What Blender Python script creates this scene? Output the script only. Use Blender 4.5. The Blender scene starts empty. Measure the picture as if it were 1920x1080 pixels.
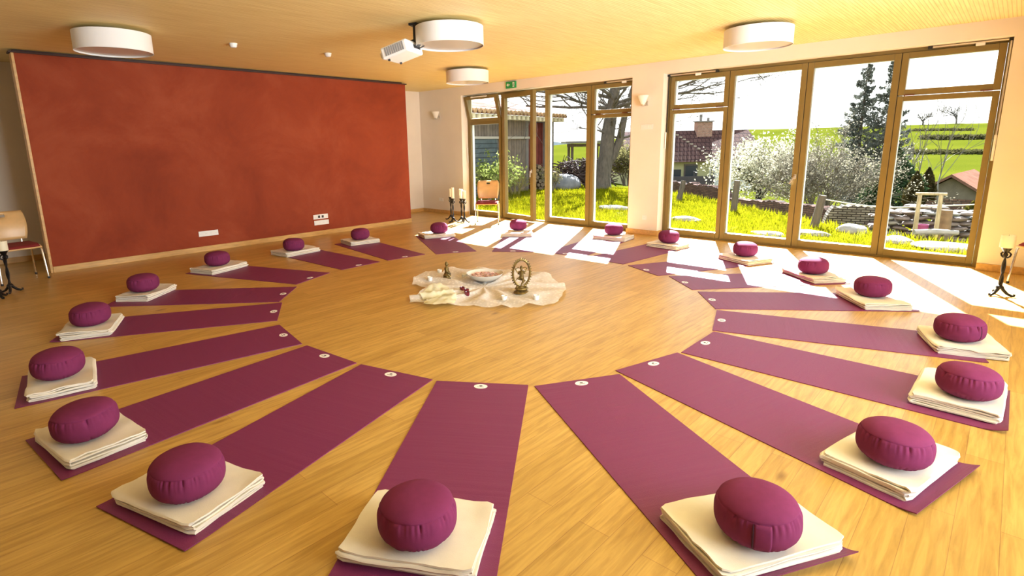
import bpy, math, random
import numpy as np
from mathutils import Vector, Matrix, noise as mnoise

S = bpy.context.scene
COL = S.collection
R = math.radians
PI = math.pi

# ------------------------------------------------------------------ camera
fw = Vector((0.70506, 0.67937, -0.20334)); rt = Vector((0.69104, -0.72259, -0.01811)); up = Vector((0.15924, 0.12774, 0.97894))
cd = bpy.data.cameras.new('camera'); cam = bpy.data.objects.new('camera', cd); COL.objects.link(cam)
cam.matrix_world = Matrix(((rt.x, up.x, -fw.x, 0), (rt.y, up.y, -fw.y, 0), (rt.z, up.z, -fw.z, 1.5861), (0, 0, 0, 1)))
cd.sensor_width = 36.0; cd.lens = 36.0 * 1023.54 / 1920.0
cd.shift_x = (960 - 912.585) / 1920.0; cd.shift_y = (485.563 - 540) / 1920.0
cd.clip_start = 0.05; cd.clip_end = 900
S.camera = cam

# ------------------------------------------------------------------ world, sun, exposure
S.view_settings.view_transform = 'Standard'; S.view_settings.look = 'None'
S.view_settings.gamma = 1.0; S.view_settings.use_curve_mapping = False
S.view_settings.exposure = 0.20
W = bpy.data.worlds.new('sky'); S.world = W; W.use_nodes = True
nt = W.node_tree; nt.nodes.clear()
wo = nt.nodes.new('ShaderNodeOutputWorld'); bg = nt.nodes.new('ShaderNodeBackground')
tc = nt.nodes.new('ShaderNodeTexCoord'); sx = nt.nodes.new('ShaderNodeSeparateXYZ'); rp = nt.nodes.new('ShaderNodeValToRGB')
nt.links.new(tc.outputs['Generated'], sx.inputs[0]); nt.links.new(sx.outputs['Z'], rp.inputs[0])
rp.color_ramp.elements[0].position = 0.0; rp.color_ramp.elements[0].color = (1.0, 0.98, 0.94, 1)
rp.color_ramp.elements[1].position = 0.7; rp.color_ramp.elements[1].color = (0.62, 0.80, 1.0, 1)
nt.links.new(rp.outputs[0], bg.inputs['Color']); bg.inputs['Strength'].default_value = 2.6
nt.links.new(bg.outputs[0], wo.inputs[0])

SUN_EL, SUN_AZ = R(40.0), R(24.7)
ld = bpy.data.lights.new('sun', 'SUN'); ld.energy = 44.0; ld.color = (0.97, 0.97, 1.0); ld.angle = R(0.53)
sun = bpy.data.objects.new('sun', ld); COL.objects.link(sun); sun.location = (20, 9, 16)
sd = Vector((-math.cos(SUN_AZ) * math.cos(SUN_EL), -math.sin(SUN_AZ) * math.cos(SUN_EL), -math.sin(SUN_EL)))
sun.rotation_euler = sd.to_track_quat('-Z', 'Y').to_euler()

def fill_light(name, loc, rot, sx, sy, energy, color):
    l = bpy.data.lights.new(name, 'AREA'); l.shape = 'RECTANGLE'; l.size = sx; l.size_y = sy; l.energy = energy; l.color = color; l.spread = R(125)
    o = bpy.data.objects.new(name, l); COL.objects.link(o); o.location = loc; o.rotation_euler = rot
    return o
# added area fill behind the camera, brightens the front of the room
fill_light('fill_rear', (3.6, -1.92, 1.5), (R(112), 0, 0), 4.0, 2.2, 360, (0.86, 0.94, 1.0))

# ------------------------------------------------------------------ materials
MATS = {}
OUT = 1.0
def sc(c): return tuple(v * OUT for v in c)
def nodes(name):
    m = bpy.data.materials.new(name); m.use_nodes = True
    n = m.node_tree; b = n.nodes['Principled BSDF']
    return m, n, b
def lin(c):
    return tuple((x / 255 / 12.92) if x / 255 <= 0.04045 else ((x / 255 + 0.055) / 1.055) ** 2.4 for x in c)
def mat(name, col, rough=0.6, metal=0.0, var=0.0, scale=8.0, bump=0.0, bscale=40.0, spec=0.5, stretch=None, col2=None, detail=4.0, bdist=0.01):
    if name in MATS: return MATS[name]
    col = sc(col); col2 = sc(col2) if col2 else None
    m, n, b = nodes(name)
    b.inputs['Roughness'].default_value = rough; b.inputs['Metallic'].default_value = metal
    b.inputs['Specular IOR Level'].default_value = spec
    b.inputs['Base Color'].default_value = (*col, 1)
    t = n.nodes.new('ShaderNodeTexCoord'); mp = n.nodes.new('ShaderNodeMapping')
    n.links.new(t.outputs['Object'], mp.inputs[0])
    if stretch: mp.inputs['Scale'].default_value = stretch
    if var or col2:
        nz = n.nodes.new('ShaderNodeTexNoise'); nz.inputs['Scale'].default_value = scale; nz.inputs['Detail'].default_value = detail
        n.links.new(mp.outputs[0], nz.inputs['Vector'])
        cr = n.nodes.new('ShaderNodeValToRGB')
        lo = tuple(c * (1 - var) for c in col) if not col2 else col
        hi = tuple(min(1, c * (1 + var)) for c in col) if not col2 else col2
        cr.color_ramp.elements[0].position = 0.3; cr.color_ramp.elements[0].color = (*lo, 1)
        cr.color_ramp.elements[1].position = 0.7; cr.color_ramp.elements[1].color = (*hi, 1)
        n.links.new(nz.outputs['Fac'], cr.inputs[0]); n.links.new(cr.outputs[0], b.inputs['Base Color'])
    if bump:
        nb = n.nodes.new('ShaderNodeTexNoise'); nb.inputs['Scale'].default_value = bscale; nb.inputs['Detail'].default_value = 3
        n.links.new(mp.outputs[0], nb.inputs['Vector'])
        bp = n.nodes.new('ShaderNodeBump'); bp.inputs['Strength'].default_value = bump; bp.inputs['Distance'].default_value = bdist
        n.links.new(nb.outputs['Fac'], bp.inputs['Height']); n.links.new(bp.outputs[0], b.inputs['Normal'])
    MATS[name] = m
    return m

def leafy(name, col, col2, trans=0.45, scale=6.0):
    if name in MATS: return MATS[name]
    col, col2 = sc(col), sc(col2)
    m = bpy.data.materials.new(name); m.use_nodes = True; n = m.node_tree; n.nodes.clear()
    o = n.nodes.new('ShaderNodeOutputMaterial'); mx = n.nodes.new('ShaderNodeMixShader')
    d = n.nodes.new('ShaderNodeBsdfDiffuse'); t = n.nodes.new('ShaderNodeBsdfTranslucent')
    tc = n.nodes.new('ShaderNodeTexCoord'); nz = n.nodes.new('ShaderNodeTexNoise'); nz.inputs['Scale'].default_value = scale
    cr = n.nodes.new('ShaderNodeValToRGB')
    cr.color_ramp.elements[0].position = 0.35; cr.color_ramp.elements[0].color = (*col, 1)
    cr.color_ramp.elements[1].position = 0.65; cr.color_ramp.elements[1].color = (*col2, 1)
    n.links.new(tc.outputs['Object'], nz.inputs['Vector']); n.links.new(nz.outputs['Fac'], cr.inputs[0])
    n.links.new(cr.outputs[0], d.inputs[0]); n.links.new(cr.outputs[0], t.inputs[0])
    mx.inputs[0].default_value = trans
    n.links.new(d.outputs[0], mx.inputs[1]); n.links.new(t.outputs[0], mx.inputs[2]); n.links.new(mx.outputs[0], o.inputs[0])
    MATS[name] = m
    return m

def glass_mat():
    m = bpy.data.materials.new('pane_glass'); m.use_nodes = True; n = m.node_tree; n.nodes.clear()
    o = n.nodes.new('ShaderNodeOutputMaterial'); mx = n.nodes.new('ShaderNodeMixShader')
    t = n.nodes.new('ShaderNodeBsdfTransparent'); t.inputs[0].default_value = (0.97, 0.985, 0.975, 1)
    g = n.nodes.new('ShaderNodeBsdfGlossy'); g.inputs['Roughness'].default_value = 0.02
    f = n.nodes.new('ShaderNodeFresnel'); f.inputs[0].default_value = 1.18
    n.links.new(f.outputs[0], mx.inputs[0]); n.links.new(t.outputs[0], mx.inputs[1]); n.links.new(g.outputs[0], mx.inputs[2])
    n.links.new(mx.outputs[0], o.inputs[0])
    return m
GLASS = glass_mat()

def floor_mat():
    m, n, b = nodes('oak_floor')
    t = n.nodes.new('ShaderNodeTexCoord')
    br = n.nodes.new('ShaderNodeTexBrick'); br.offset = 0.37; br.offset_frequency = 2; br.squash = 1.0
    br.inputs['Color1'].default_value = (0.50, 0.305, 0.074, 1); br.inputs['Color2'].default_value = (0.60, 0.380, 0.104, 1)
    br.inputs['Mortar'].default_value = (0.36, 0.19, 0.055, 1)
    br.inputs['Scale'].default_value = 1.0; br.inputs['Mortar Size'].default_value = 0.0016; br.inputs['Mortar Smooth'].default_value = 0.5
    br.inputs['Brick Width'].default_value = 1.75; br.inputs['Row Height'].default_value = 0.145; br.inputs['Bias'].default_value = 0.0
    n.links.new(t.outputs['Object'], br.inputs['Vector'])
    mp = n.nodes.new('ShaderNodeMapping'); mp.inputs['Scale'].default_value = (1.3, 16, 1); n.links.new(t.outputs['Object'], mp.inputs[0])
    nz = n.nodes.new('ShaderNodeTexNoise'); nz.inputs['Scale'].default_value = 2.2; nz.inputs['Detail'].default_value = 8; nz.inputs['Roughness'].default_value = 0.62; nz.inputs['Distortion'].default_value = 0.6
    n.links.new(mp.outputs[0], nz.inputs['Vector'])
    cr = n.nodes.new('ShaderNodeValToRGB'); cr.color_ramp.elements[0].position = 0.28; cr.color_ramp.elements[0].color = (0.70, 0.62, 0.52, 1)
    cr.color_ramp.elements[1].position = 0.62; cr.color_ramp.elements[1].color = (1.08, 1.06, 1.04, 1)
    n.links.new(nz.outputs['Fac'], cr.inputs[0])
    mx = n.nodes.new('ShaderNodeMix'); mx.data_type = 'RGBA'; mx.blend_type = 'MULTIPLY'; mx.inputs[0].default_value = 1.0
    n.links.new(br.outputs['Color'], mx.inputs[6]); n.links.new(cr.outputs[0], mx.inputs[7])
    # knots
    vo = n.nodes.new('ShaderNodeTexVoronoi'); vo.inputs['Scale'].default_value = 0.9
    mp2 = n.nodes.new('ShaderNodeMapping'); mp2.inputs['Scale'].default_value = (0.8, 2.0, 1); n.links.new(t.outputs['Object'], mp2.inputs[0]); n.links.new(mp2.outputs[0], vo.inputs['Vector'])
    cr2 = n.nodes.new('ShaderNodeValToRGB'); cr2.color_ramp.elements[0].position = 0.015; cr2.color_ramp.elements[0].color = (0.45, 0.36, 0.28, 1)
    cr2.color_ramp.elements[1].position = 0.05; cr2.color_ramp.elements[1].color = (1, 1, 1, 1)
    n.links.new(vo.outputs['Distance'], cr2.inputs[0])
    m2 = n.nodes.new('ShaderNodeMix'); m2.data_type = 'RGBA'; m2.blend_type = 'MULTIPLY'; m2.inputs[0].default_value = 1.0
    n.links.new(mx.outputs[2], m2.inputs[6]); n.links.new(cr2.outputs[0], m2.inputs[7])
    n.links.new(m2.outputs[2], b.inputs['Base Color'])
    b.inputs['Roughness'].default_value = 0.36
    bp = n.nodes.new('ShaderNodeBump'); bp.inputs['Strength'].default_value = 0.12; bp.inputs['Distance'].default_value = 0.004
    n.links.new(nz.outputs['Fac'], bp.inputs['Height']); n.links.new(bp.outputs[0], b.inputs['Normal'])
    return m

def ceiling_mat():
    m, n, b = nodes('slatted_wood_ceiling')
    t = n.nodes.new('ShaderNodeTexCoord'); sp = n.nodes.new('ShaderNodeSeparateXYZ'); n.links.new(t.outputs['Object'], sp.inputs[0])
    ma = n.nodes.new('ShaderNodeMath'); ma.operation = 'MULTIPLY'; ma.inputs[1].default_value = 1 / 0.034; n.links.new(sp.outputs['Y'], ma.inputs[0])
    fr = n.nodes.new('ShaderNodeMath'); fr.operation = 'FRACT'; n.links.new(ma.outputs[0], fr.inputs[0])
    cr = n.nodes.new('ShaderNodeValToRGB'); e = cr.color_ramp.elements
    e[0].position = 0.0; e[0].color = (0.66, 0.60, 0.50, 1); e[1].position = 0.16; e[1].color = (1, 1, 1, 1)
    x = e.new(0.86); x.color = (1, 1, 1, 1); x = e.new(1.0); x.color = (0.66, 0.60, 0.50, 1)
    n.links.new(fr.outputs[0], cr.inputs[0])
    mp = n.nodes.new('ShaderNodeMapping'); mp.inputs['Scale'].default_value = (0.9, 14, 1); n.links.new(t.outputs['Object'], mp.inputs[0])
    nz = n.nodes.new('ShaderNodeTexNoise'); nz.inputs['Scale'].default_value = 2.5; nz.inputs['Detail'].default_value = 6
    n.links.new(mp.outputs[0], nz.inputs['Vector'])
    c2 = n.nodes.new('ShaderNodeValToRGB'); c2.color_ramp.elements[0].position = 0.3; c2.color_ramp.elements[0].color = (0.77, 0.59, 0.235, 1)
    c2.color_ramp.elements[1].position = 0.7; c2.color_ramp.elements[1].color = (0.90, 0.74, 0.35, 1)
    n.links.new(nz.outputs['Fac'], c2.inputs[0])
    mx = n.nodes.new('ShaderNodeMix'); mx.data_type = 'RGBA'; mx.blend_type = 'MULTIPLY'; mx.inputs[0].default_value = 1.0
    n.links.new(c2.outputs[0], mx.inputs[6]); n.links.new(cr.outputs[0], mx.inputs[7]); n.links.new(mx.outputs[2], b.inputs['Base Color'])
    b.inputs['Roughness'].default_value = 0.55
    return m

def plaster_red():
    m, n, b = nodes('red_clay_plaster')
    t = n.nodes.new('ShaderNodeTexCoord')
    a = n.nodes.new('ShaderNodeTexNoise'); a.inputs['Scale'].default_value = 0.9; a.inputs['Detail'].default_value = 9; a.inputs['Roughness'].default_value = 0.68; a.inputs['Distortion'].default_value = 0.5
    n.links.new(t.outputs['Object'], a.inputs['Vector'])
    cr = n.nodes.new('ShaderNodeValToRGB'); e = cr.color_ramp.elements
    e[0].position = 0.3; e[0].color = (0.215, 0.032, 0.011, 1); e[1].position = 0.72; e[1].color = (0.335, 0.069, 0.027, 1)
    x = e.new(0.5); x.color = (0.272, 0.044, 0.015, 1)
    n.links.new(a.outputs['Fac'], cr.inputs[0]); n.links.new(cr.outputs[0], b.inputs['Base Color'])
    b.inputs['Roughness'].default_value = 0.8; b.inputs['Specular IOR Level'].default_value = 0.25
    bp = n.nodes.new('ShaderNodeBump'); bp.inputs['Strength'].default_value = 0.25; bp.inputs['Distance'].default_value = 0.01
    n.links.new(a.outputs['Fac'], bp.inputs['Height']); n.links.new(bp.outputs[0], b.inputs['Normal'])
    return m

def yoga_mat_mat():
    m, n, b = nodes('purple_foam_mat')
    t = n.nodes.new('ShaderNodeTexCoord'); mp = n.nodes.new('ShaderNodeMapping'); mp.inputs['Scale'].default_value = (1, 0.05, 1)
    n.links.new(t.outputs['Object'], mp.inputs[0])
    nz = n.nodes.new('ShaderNodeTexNoise'); nz.inputs['Scale'].default_value = 20; nz.inputs['Detail'].default_value = 2; n.links.new(mp.outputs[0], nz.inputs['Vector'])
    fine = n.nodes.new('ShaderNodeTexNoise'); fine.inputs['Scale'].default_value = 260; n.links.new(t.outputs['Object'], fine.inputs['Vector'])
    ad = n.nodes.new('ShaderNodeMath'); ad.operation = 'MULTIPLY_ADD'; ad.inputs[1].default_value = 0.35
    n.links.new(fine.outputs['Fac'], ad.inputs[0]); n.links.new(nz.outputs['Fac'], ad.inputs[2])
    bp = n.nodes.new('ShaderNodeBump'); bp.inputs['Strength'].default_value = 0.5; bp.inputs['Distance'].default_value = 0.008
    n.links.new(ad.outputs[0], bp.inputs['Height']); n.links.new(bp.outputs[0], b.inputs['Normal'])
    b.inputs['Base Color'].default_value = (0.185, 0.023, 0.096, 1); b.inputs['Roughness'].default_value = 0.5; b.inputs['Specular IOR Level'].default_value = 0.4
    return m

def lace_mat():
    m = bpy.data.materials.new('sheer_lace'); m.use_nodes = True; n = m.node_tree; n.nodes.clear()
    o = n.nodes.new('ShaderNodeOutputMaterial'); mx = n.nodes.new('ShaderNodeMixShader')
    t = n.nodes.new('ShaderNodeTexCoord'); v = n.nodes.new('ShaderNodeTexVoronoi'); v.inputs['Scale'].default_value = 26
    n.links.new(t.outputs['Object'], v.inputs['Vector'])
    cr = n.nodes.new('ShaderNodeValToRGB'); cr.color_ramp.elements[0].position = 0.15; cr.color_ramp.elements[0].color = (1.0,) * 3 + (1,)
    cr.color_ramp.elements[1].position = 0.5; cr.color_ramp.elements[1].color = (0.78,) * 3 + (1,)
    n.links.new(v.outputs['Distance'], cr.inputs[0])
    tr = n.nodes.new('ShaderNodeBsdfTransparent'); d = n.nodes.new('ShaderNodeBsdfDiffuse'); d.inputs[0].default_value = (0.96, 0.95, 0.96, 1)
    tl = n.nodes.new('ShaderNodeBsdfTranslucent'); tl.inputs[0].default_value = (0.96, 0.95, 0.96, 1)
    m2 = n.nodes.new('ShaderNodeMixShader'); m2.inputs[0].default_value = 0.3
    n.links.new(d.outputs[0], m2.inputs[1]); n.links.new(tl.outputs[0], m2.inputs[2])
    n.links.new(cr.outputs[0], mx.inputs[0]); n.links.new(tr.outputs[0], mx.inputs[1]); n.links.new(m2.outputs[0], mx.inputs[2]); n.links.new(mx.outputs[0], o.inputs[0])
    return m

def tile_mat(name, c1, c2, mortar, bw, rh, axis='xz', msize=0.02):
    """courses of tile, brick, board or dry stone"""
    if name in MATS: return MATS[name]
    c1, c2, mortar = sc(c1), sc(c2), sc(mortar)
    m, n, b = nodes(name)
    t = n.nodes.new('ShaderNodeTexCoord'); sp = n.nodes.new('ShaderNodeSeparateXYZ'); cb = n.nodes.new('ShaderNodeCombineXYZ')
    n.links.new(t.outputs['Object'], sp.inputs[0])
    n.links.new(sp.outputs[axis[0].upper()], cb.inputs[0]); n.links.new(sp.outputs[axis[1].upper()], cb.inputs[1])
    br = n.nodes.new('ShaderNodeTexBrick'); br.inputs['Scale'].default_value = 1; br.inputs['Brick Width'].default_value = bw; br.inputs['Row Height'].default_value = rh
    br.inputs['Mortar Size'].default_value = msize; br.inputs['Color1'].default_value = (*c1, 1); br.inputs['Color2'].default_value = (*c2, 1); br.inputs['Mortar'].default_value = (*mortar, 1)
    n.links.new(cb.outputs[0], br.inputs['Vector'])
    nz = n.nodes.new('ShaderNodeTexNoise'); nz.inputs['Scale'].default_value = 5; nz.inputs['Detail'].default_value = 5; n.links.new(t.outputs['Object'], nz.inputs['Vector'])
    mx = n.nodes.new('ShaderNodeMix'); mx.data_type = 'RGBA'; mx.blend_type = 'OVERLAY'; mx.inputs[0].default_value = 0.5
    n.links.new(br.outputs['Color'], mx.inputs[6]); n.links.new(nz.outputs['Fac'], mx.inputs[7]); n.links.new(mx.outputs[2], b.inputs['Base Color'])
    bp = n.nodes.new('ShaderNodeBump'); bp.inputs['Strength'].default_value = 0.6; bp.inputs['Distance'].default_value = 0.03; bp.invert = True
    n.links.new(br.outputs['Fac'], bp.inputs['Height']); n.links.new(bp.outputs[0], b.inputs['Normal'])
    b.inputs['Roughness'].default_value = 0.9; b.inputs['Specular IOR Level'].default_value = 0.05
    MATS[name] = m
    return m

FLOOR = floor_mat(); CEIL = ceiling_mat(); REDP = plaster_red(); MATM = yoga_mat_mat(); LACE = lace_mat()
WALL = mat('cream_wall_paint', (0.80, 0.72, 0.63), 0.85, var=0.02, scale=3, bump=0.05, bscale=120)
OAK = mat('oak_trim', (0.58, 0.33, 0.10), 0.45, var=0.15, scale=3, stretch=(2, 12, 12))
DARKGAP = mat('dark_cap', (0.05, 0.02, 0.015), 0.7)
FRAME = mat('olive_brown_frame', (0.20, 0.142, 0.045), 0.42, var=0.06, scale=4, spec=0.4)
RUBBER = mat('dark_rubber', (0.02, 0.018, 0.015), 0.6)
STEEL = mat('brushed_steel', (0.75, 0.73, 0.68), 0.3, metal=1.0)
CHROME = mat('chrome_tube', (0.85, 0.83, 0.8), 0.12, metal=1.0)
PURPLE = mat('purple_cotton', (0.172, 0.023, 0.082), 0.85, var=0.06, scale=30, bump=0.2, bscale=400, bdist=0.002, spec=0.2)
PURPLE_D = mat('purple_seam', (0.045, 0.006, 0.022), 0.9)
CREAM = mat('cream_wool', (0.78, 0.715, 0.615), 0.9, var=0.04, scale=12, bump=0.3, bscale=220, bdist=0.002, spec=0.15)
WHITE_P = mat('white_print', (0.85, 0.82, 0.82), 0.6)
DARK_P = mat('dark_print', (0.03, 0.03, 0.04), 0.6)
SHADE = mat('white_lamp_fabric', (0.82, 0.79, 0.77), 0.8, bump=0.08, bscale=300)
DIFFUSER = mat('frosted_diffuser', (0.62, 0.56, 0.48), 0.25, spec=0.6)
PLASTIC = mat('white_plastic', (0.82, 0.80, 0.77), 0.35)
GREYP = mat('grey_plastic', (0.28, 0.27, 0.28), 0.4)
BLACK = mat('black_plastic', (0.015, 0.015, 0.017), 0.45)
IRON = mat('wrought_iron', (0.030, 0.026, 0.026), 0.38, metal=0.7, bump=0.3, bscale=60)
WAX = mat('cream_wax', (0.86, 0.78, 0.58), 0.5)
BEECH = mat('beech_plywood', (0.66, 0.40, 0.17), 0.35, var=0.1, scale=3, stretch=(8, 2, 1))
SEATRED = mat('dark_red_upholstery', (0.20, 0.012, 0.014), 0.9, bump=0.2, bscale=300, bdist=0.002)
BRASS = mat('aged_brass', (0.29, 0.205, 0.065), 0.38, metal=0.7, col2=(0.09, 0.060, 0.022), scale=30)
GREEN = mat('exit_green', (0.01, 0.30, 0.08), 0.4)

# ------------------------------------------------------------------ mesh helpers
class MB:
    """collects shapes and links them as one mesh object"""
    def __init__(s): s.v = []; s.f = []
    def add(s, vs, fs, T=None):
        o = len(s.v)
        if T is not None: vs = [tuple(T @ Vector(p)) for p in vs]
        s.v.extend([tuple(p) for p in vs]); s.f.extend([tuple(i + o for i in f) for f in fs])
    def box(s, c, d, T=None, rz=0.0):
        x, y, z = d[0] / 2, d[1] / 2, d[2] / 2
        vs = [(a * x, b * y, e * z) for e in (-1, 1) for b in (-1, 1) for a in (-1, 1)]
        M = Matrix.Translation(c) @ Matrix.Rotation(rz, 4, 'Z')
        if T is not None: M = T @ M
        s.add(vs, [(0, 2, 3, 1), (4, 5, 7, 6), (0, 1, 5, 4), (2, 6, 7, 3), (0, 4, 6, 2), (1, 3, 7, 5)], M)
    def b2(s, a, b):
        s.box([(p + q) / 2 for p, q in zip(a, b)], [abs(q - p) for p, q in zip(a, b)])
    def tube(s, path, rad, n=8, cap=True, T=None):
        path = [Vector(p) for p in path]; k = len(path)
        if not hasattr(rad, '__len__'): rad = [rad] * k
        vs = []; fs = []; ref = None
        for i, p in enumerate(path):
            t = (path[min(i + 1, k - 1)] - path[max(i - 1, 0)])
            t = t.normalized() if t.length > 1e-9 else Vector((0, 0, 1))
            if ref is None:
                ref = Vector((1, 0, 0)) if abs(t.x) < 0.8 else Vector((0, 1, 0))
            ref = (ref - t * ref.dot(t)); ref = ref.normalized() if ref.length > 1e-6 else t.orthogonal().normalized()
            bn = t.cross(ref)
            for j in range(n):
                a = 2 * PI * j / n
                vs.append(p + (ref * math.cos(a) + bn * math.sin(a)) * rad[i])
        for i in range(k - 1):
            for j in range(n):
                a = i * n + j; b = i * n + (j + 1) % n
                fs.append((a, b, b + n, a + n))
        if cap:
            fs.append(tuple(range(n - 1, -1, -1))); fs.append(tuple((k - 1) * n + j for j in range(n)))
        s.add(vs, fs, T)
    def lathe(s, prof, n=32, T=None, cap=True):
        vs = []; fs = []; k = len(prof)
        for r, z in prof:
            for j in range(n):
                a = 2 * PI * j / n; vs.append((r * math.cos(a), r * math.sin(a), z))
        for i in range(k - 1):
            for j in range(n):
                a = i * n + j; b = i * n + (j + 1) % n
                fs.append((a, b, b + n, a + n))
        if cap:
            fs.append(tuple(range(n - 1, -1, -1))); fs.append(tuple((k - 1) * n + j for j in range(n)))
        s.add(vs, fs, T)
    def ball(s, c, r, n=14, m=9, T=None, sq=(1, 1, 1)):
        vs = []; fs = []
        for i in range(m + 1):
            ph = -PI / 2 + PI * i / m
            for j in range(n):
                a = 2 * PI * j / n
                vs.append((c[0] + r * sq[0] * math.cos(ph) * math.cos(a), c[1] + r * sq[1] * math.cos(ph) * math.sin(a), c[2] + r * sq[2] * math.sin(ph)))
        for i in range(m):
            for j in range(n):
                a = i * n + j; b = i * n + (j + 1) % n
                fs.append((a, b, b + n, a + n))
        s.add(vs, fs, T)
    def prism(s, poly, h0, h1, T=None):
        """polygon in xy extruded in z"""
        k = len(poly)
        vs = [(x, y, h0) for x, y in poly] + [(x, y, h1) for x, y in poly]
        fs = [tuple(range(k - 1, -1, -1)), tuple(range(k, 2 * k))] + [(i, (i + 1) % k, (i + 1) % k + k, i + k) for i in range(k)]
        s.add(vs, fs, T)
    def build(s, name, material, parent=None, loc=None, smooth=None, bevel=0.0, rot=None):
        me = bpy.data.meshes.new(name); me.from_pydata(s.v, [], s.f); me.update()
        if material: me.materials.append(material)
        if smooth:
            me.polygons.foreach_set('use_smooth', [True] * len(me.polygons))
            try: me.set_sharp_from_angle(angle=R(smooth))
            except Exception: pass
        o = bpy.data.objects.new(name, me); COL.objects.link(o)
        if parent: o.parent = parent
        if loc is not None: o.location = loc
        if rot is not None: o.rotation_euler = rot
        if bevel:
            b = o.modifiers.new('bevel', 'BEVEL'); b.width = bevel; b.segments = 2; b.limit_method = 'ANGLE'; b.angle_limit = R(40)
        return o

def np_mesh(name, V, F, material, parent=None, loc=None):
    """large meshes of equal polygons from numpy arrays"""
    V = np.asarray(V, np.float32); F = np.asarray(F, np.int32); k = F.shape[1]
    me = bpy.data.meshes.new(name); me.vertices.add(len(V)); me.vertices.foreach_set('co', V.ravel())
    me.loops.add(F.size); me.loops.foreach_set('vertex_index', F.ravel())
    me.polygons.add(len(F)); me.polygons.foreach_set('loop_start', np.arange(0, F.size, k, dtype=np.int32))
    try: me.polygons.foreach_set('loop_total', np.full(len(F), k, np.int32))
    except Exception: pass
    me.update(calc_edges=True); me.validate()
    me.materials.append(material)
    o = bpy.data.objects.new(name, me); COL.objects.link(o)
    if parent: o.parent = parent
    if loc is not None: o.location = loc
    return o

def tag(o, label, cat, group=None, kind=None):
    o['label'] = label; o['category'] = cat
    if group: o['group'] = group
    if kind: o['kind'] = kind
    return o
def thing(name, label, cat, loc=(0, 0, 0), rz=0.0, group=None):
    o = bpy.data.objects.new(name, None); COL.objects.link(o); o.empty_display_size = 0.1
    o.location = loc; o.rotation_euler = (0, 0, rz)
    return tag(o, label, cat, group)
def struct(o, label=None, cat=None):
    o['kind'] = 'structure'
    if label: o['label'] = label
    if cat: o['category'] = cat
    return o
def copy_tree(o, parent=None):
    c = o.copy(); COL.objects.link(c)
    if parent: c.parent = parent
    for ch in list(o.children): copy_tree(ch, c)
    return c

# ------------------------------------------------------------------ room shell
XR, XO, YB, H = 8.78, 9.12, 10.62, 2.88          # window wall inner/outer face, back wall, ceiling height
XL, YF = -2.4, -2.0
b = MB(); b.b2((XL, YF, -0.12), (XO, YB + 0.2, 0)); struct(b.build('floor', FLOOR), 'honey oak plank floor of the yoga room', 'floor')
b = MB(); b.b2((XL - 0.2, YF - 0.2, H), (XO + 0.1, YB + 0.2, H + 0.2)); struct(b.build('ceiling', CEIL), 'pale slatted wood ceiling', 'ceiling')
W1 = (4.925, 9.17); W2 = (0.2, 4.36); ZT = 2.69
b = MB()
for y0, y1 in ((YF, W2[0]), (W2[1], W1[0]), (W1[1], YB + 0.2)): b.b2((XR, y0, 0), (XO, y1, ZT))
b.b2((XR, YF, ZT), (XO, YB + 0.2, H))
struct(b.build('wall_right', WALL), 'cream wall with the two big glazed openings', 'wall')
b = MB(); b.b2((XL, YB, 0), (XR, YB + 0.2, H)); struct(b.build('wall_back', WALL), 'pale wall behind the red partition', 'wall')
b = MB(); b.b2((XL - 0.2, YF, 0), (XL, YB + 0.2, H)); struct(b.build('wall_left', WALL))
b = MB()
b.b2((XL, YF - 0.2, 0), (1.6, YF, H)); b.b2((5.6, YF - 0.2, 0), (XO, YF, H)); b.b2((1.6, YF - 0.2, 2.6), (5.6, YF, H)); b.b2((1.6, YF - 0.2, 0), (5.6, YF, 0.4))
struct(b.build('wall_front', WALL))
# red partition wall
PX0, PX1, PY0, PY1, PZ = 1.135, 7.30, 9.27, 9.43, 2.835
b = MB(); b.b2((PX0, PY0, 0.0), (PX1, PY1, PZ)); struct(b.build('wall_partition', REDP), 'free-standing terracotta red plaster partition wall', 'wall')
b = MB(); b.b2((PX0, PY0 - 0.022, 0), (PX1, PY0, 0.085)); struct(b.build('baseboard_partition', OAK, bevel=0.004))
b = MB(); b.b2((PX0 - 0.03, PY0 - 0.012, 0), (PX0, PY1, PZ)); struct(b.build('trim_1', OAK, bevel=0.003))
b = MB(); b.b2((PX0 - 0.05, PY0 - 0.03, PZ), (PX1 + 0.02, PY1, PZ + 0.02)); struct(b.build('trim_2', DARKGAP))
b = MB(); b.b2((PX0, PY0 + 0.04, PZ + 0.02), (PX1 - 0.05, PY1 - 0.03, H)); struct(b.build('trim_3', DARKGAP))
# skirting boards
bb = 0.085
b = MB(); b.b2((XL, YB - 0.02, 0), (XR - 0.02, YB, bb)); struct(b.build('baseboard_back', OAK, bevel=0.004))
b = MB()
b.b2((XR - 0.02, W1[1] - 0.0, 0), (XR, YB - 0.0, bb)); b.b2((XR - 0.02, W1[1] - 0.02, 0), (XR + 0.16, W1[1], bb))
struct(b.build('baseboard_right', OAK, bevel=0.004))
b = MB(); b.b2((XR - 0.022, W2[1] - 0.02, 0), (XR, W1[0] + 0.02, bb)); b.b2((XR, W2[1] - 0.02, 0), (XR + 0.16, W2[1], bb)); struct(b.build('baseboard_pillar', OAK, bevel=0.004))
b = MB(); b.b2((XR - 0.02, YF, 0), (XR, W2[0] - 0.0, bb)); struct(b.build('baseboard_near', OAK, bevel=0.004))

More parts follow.
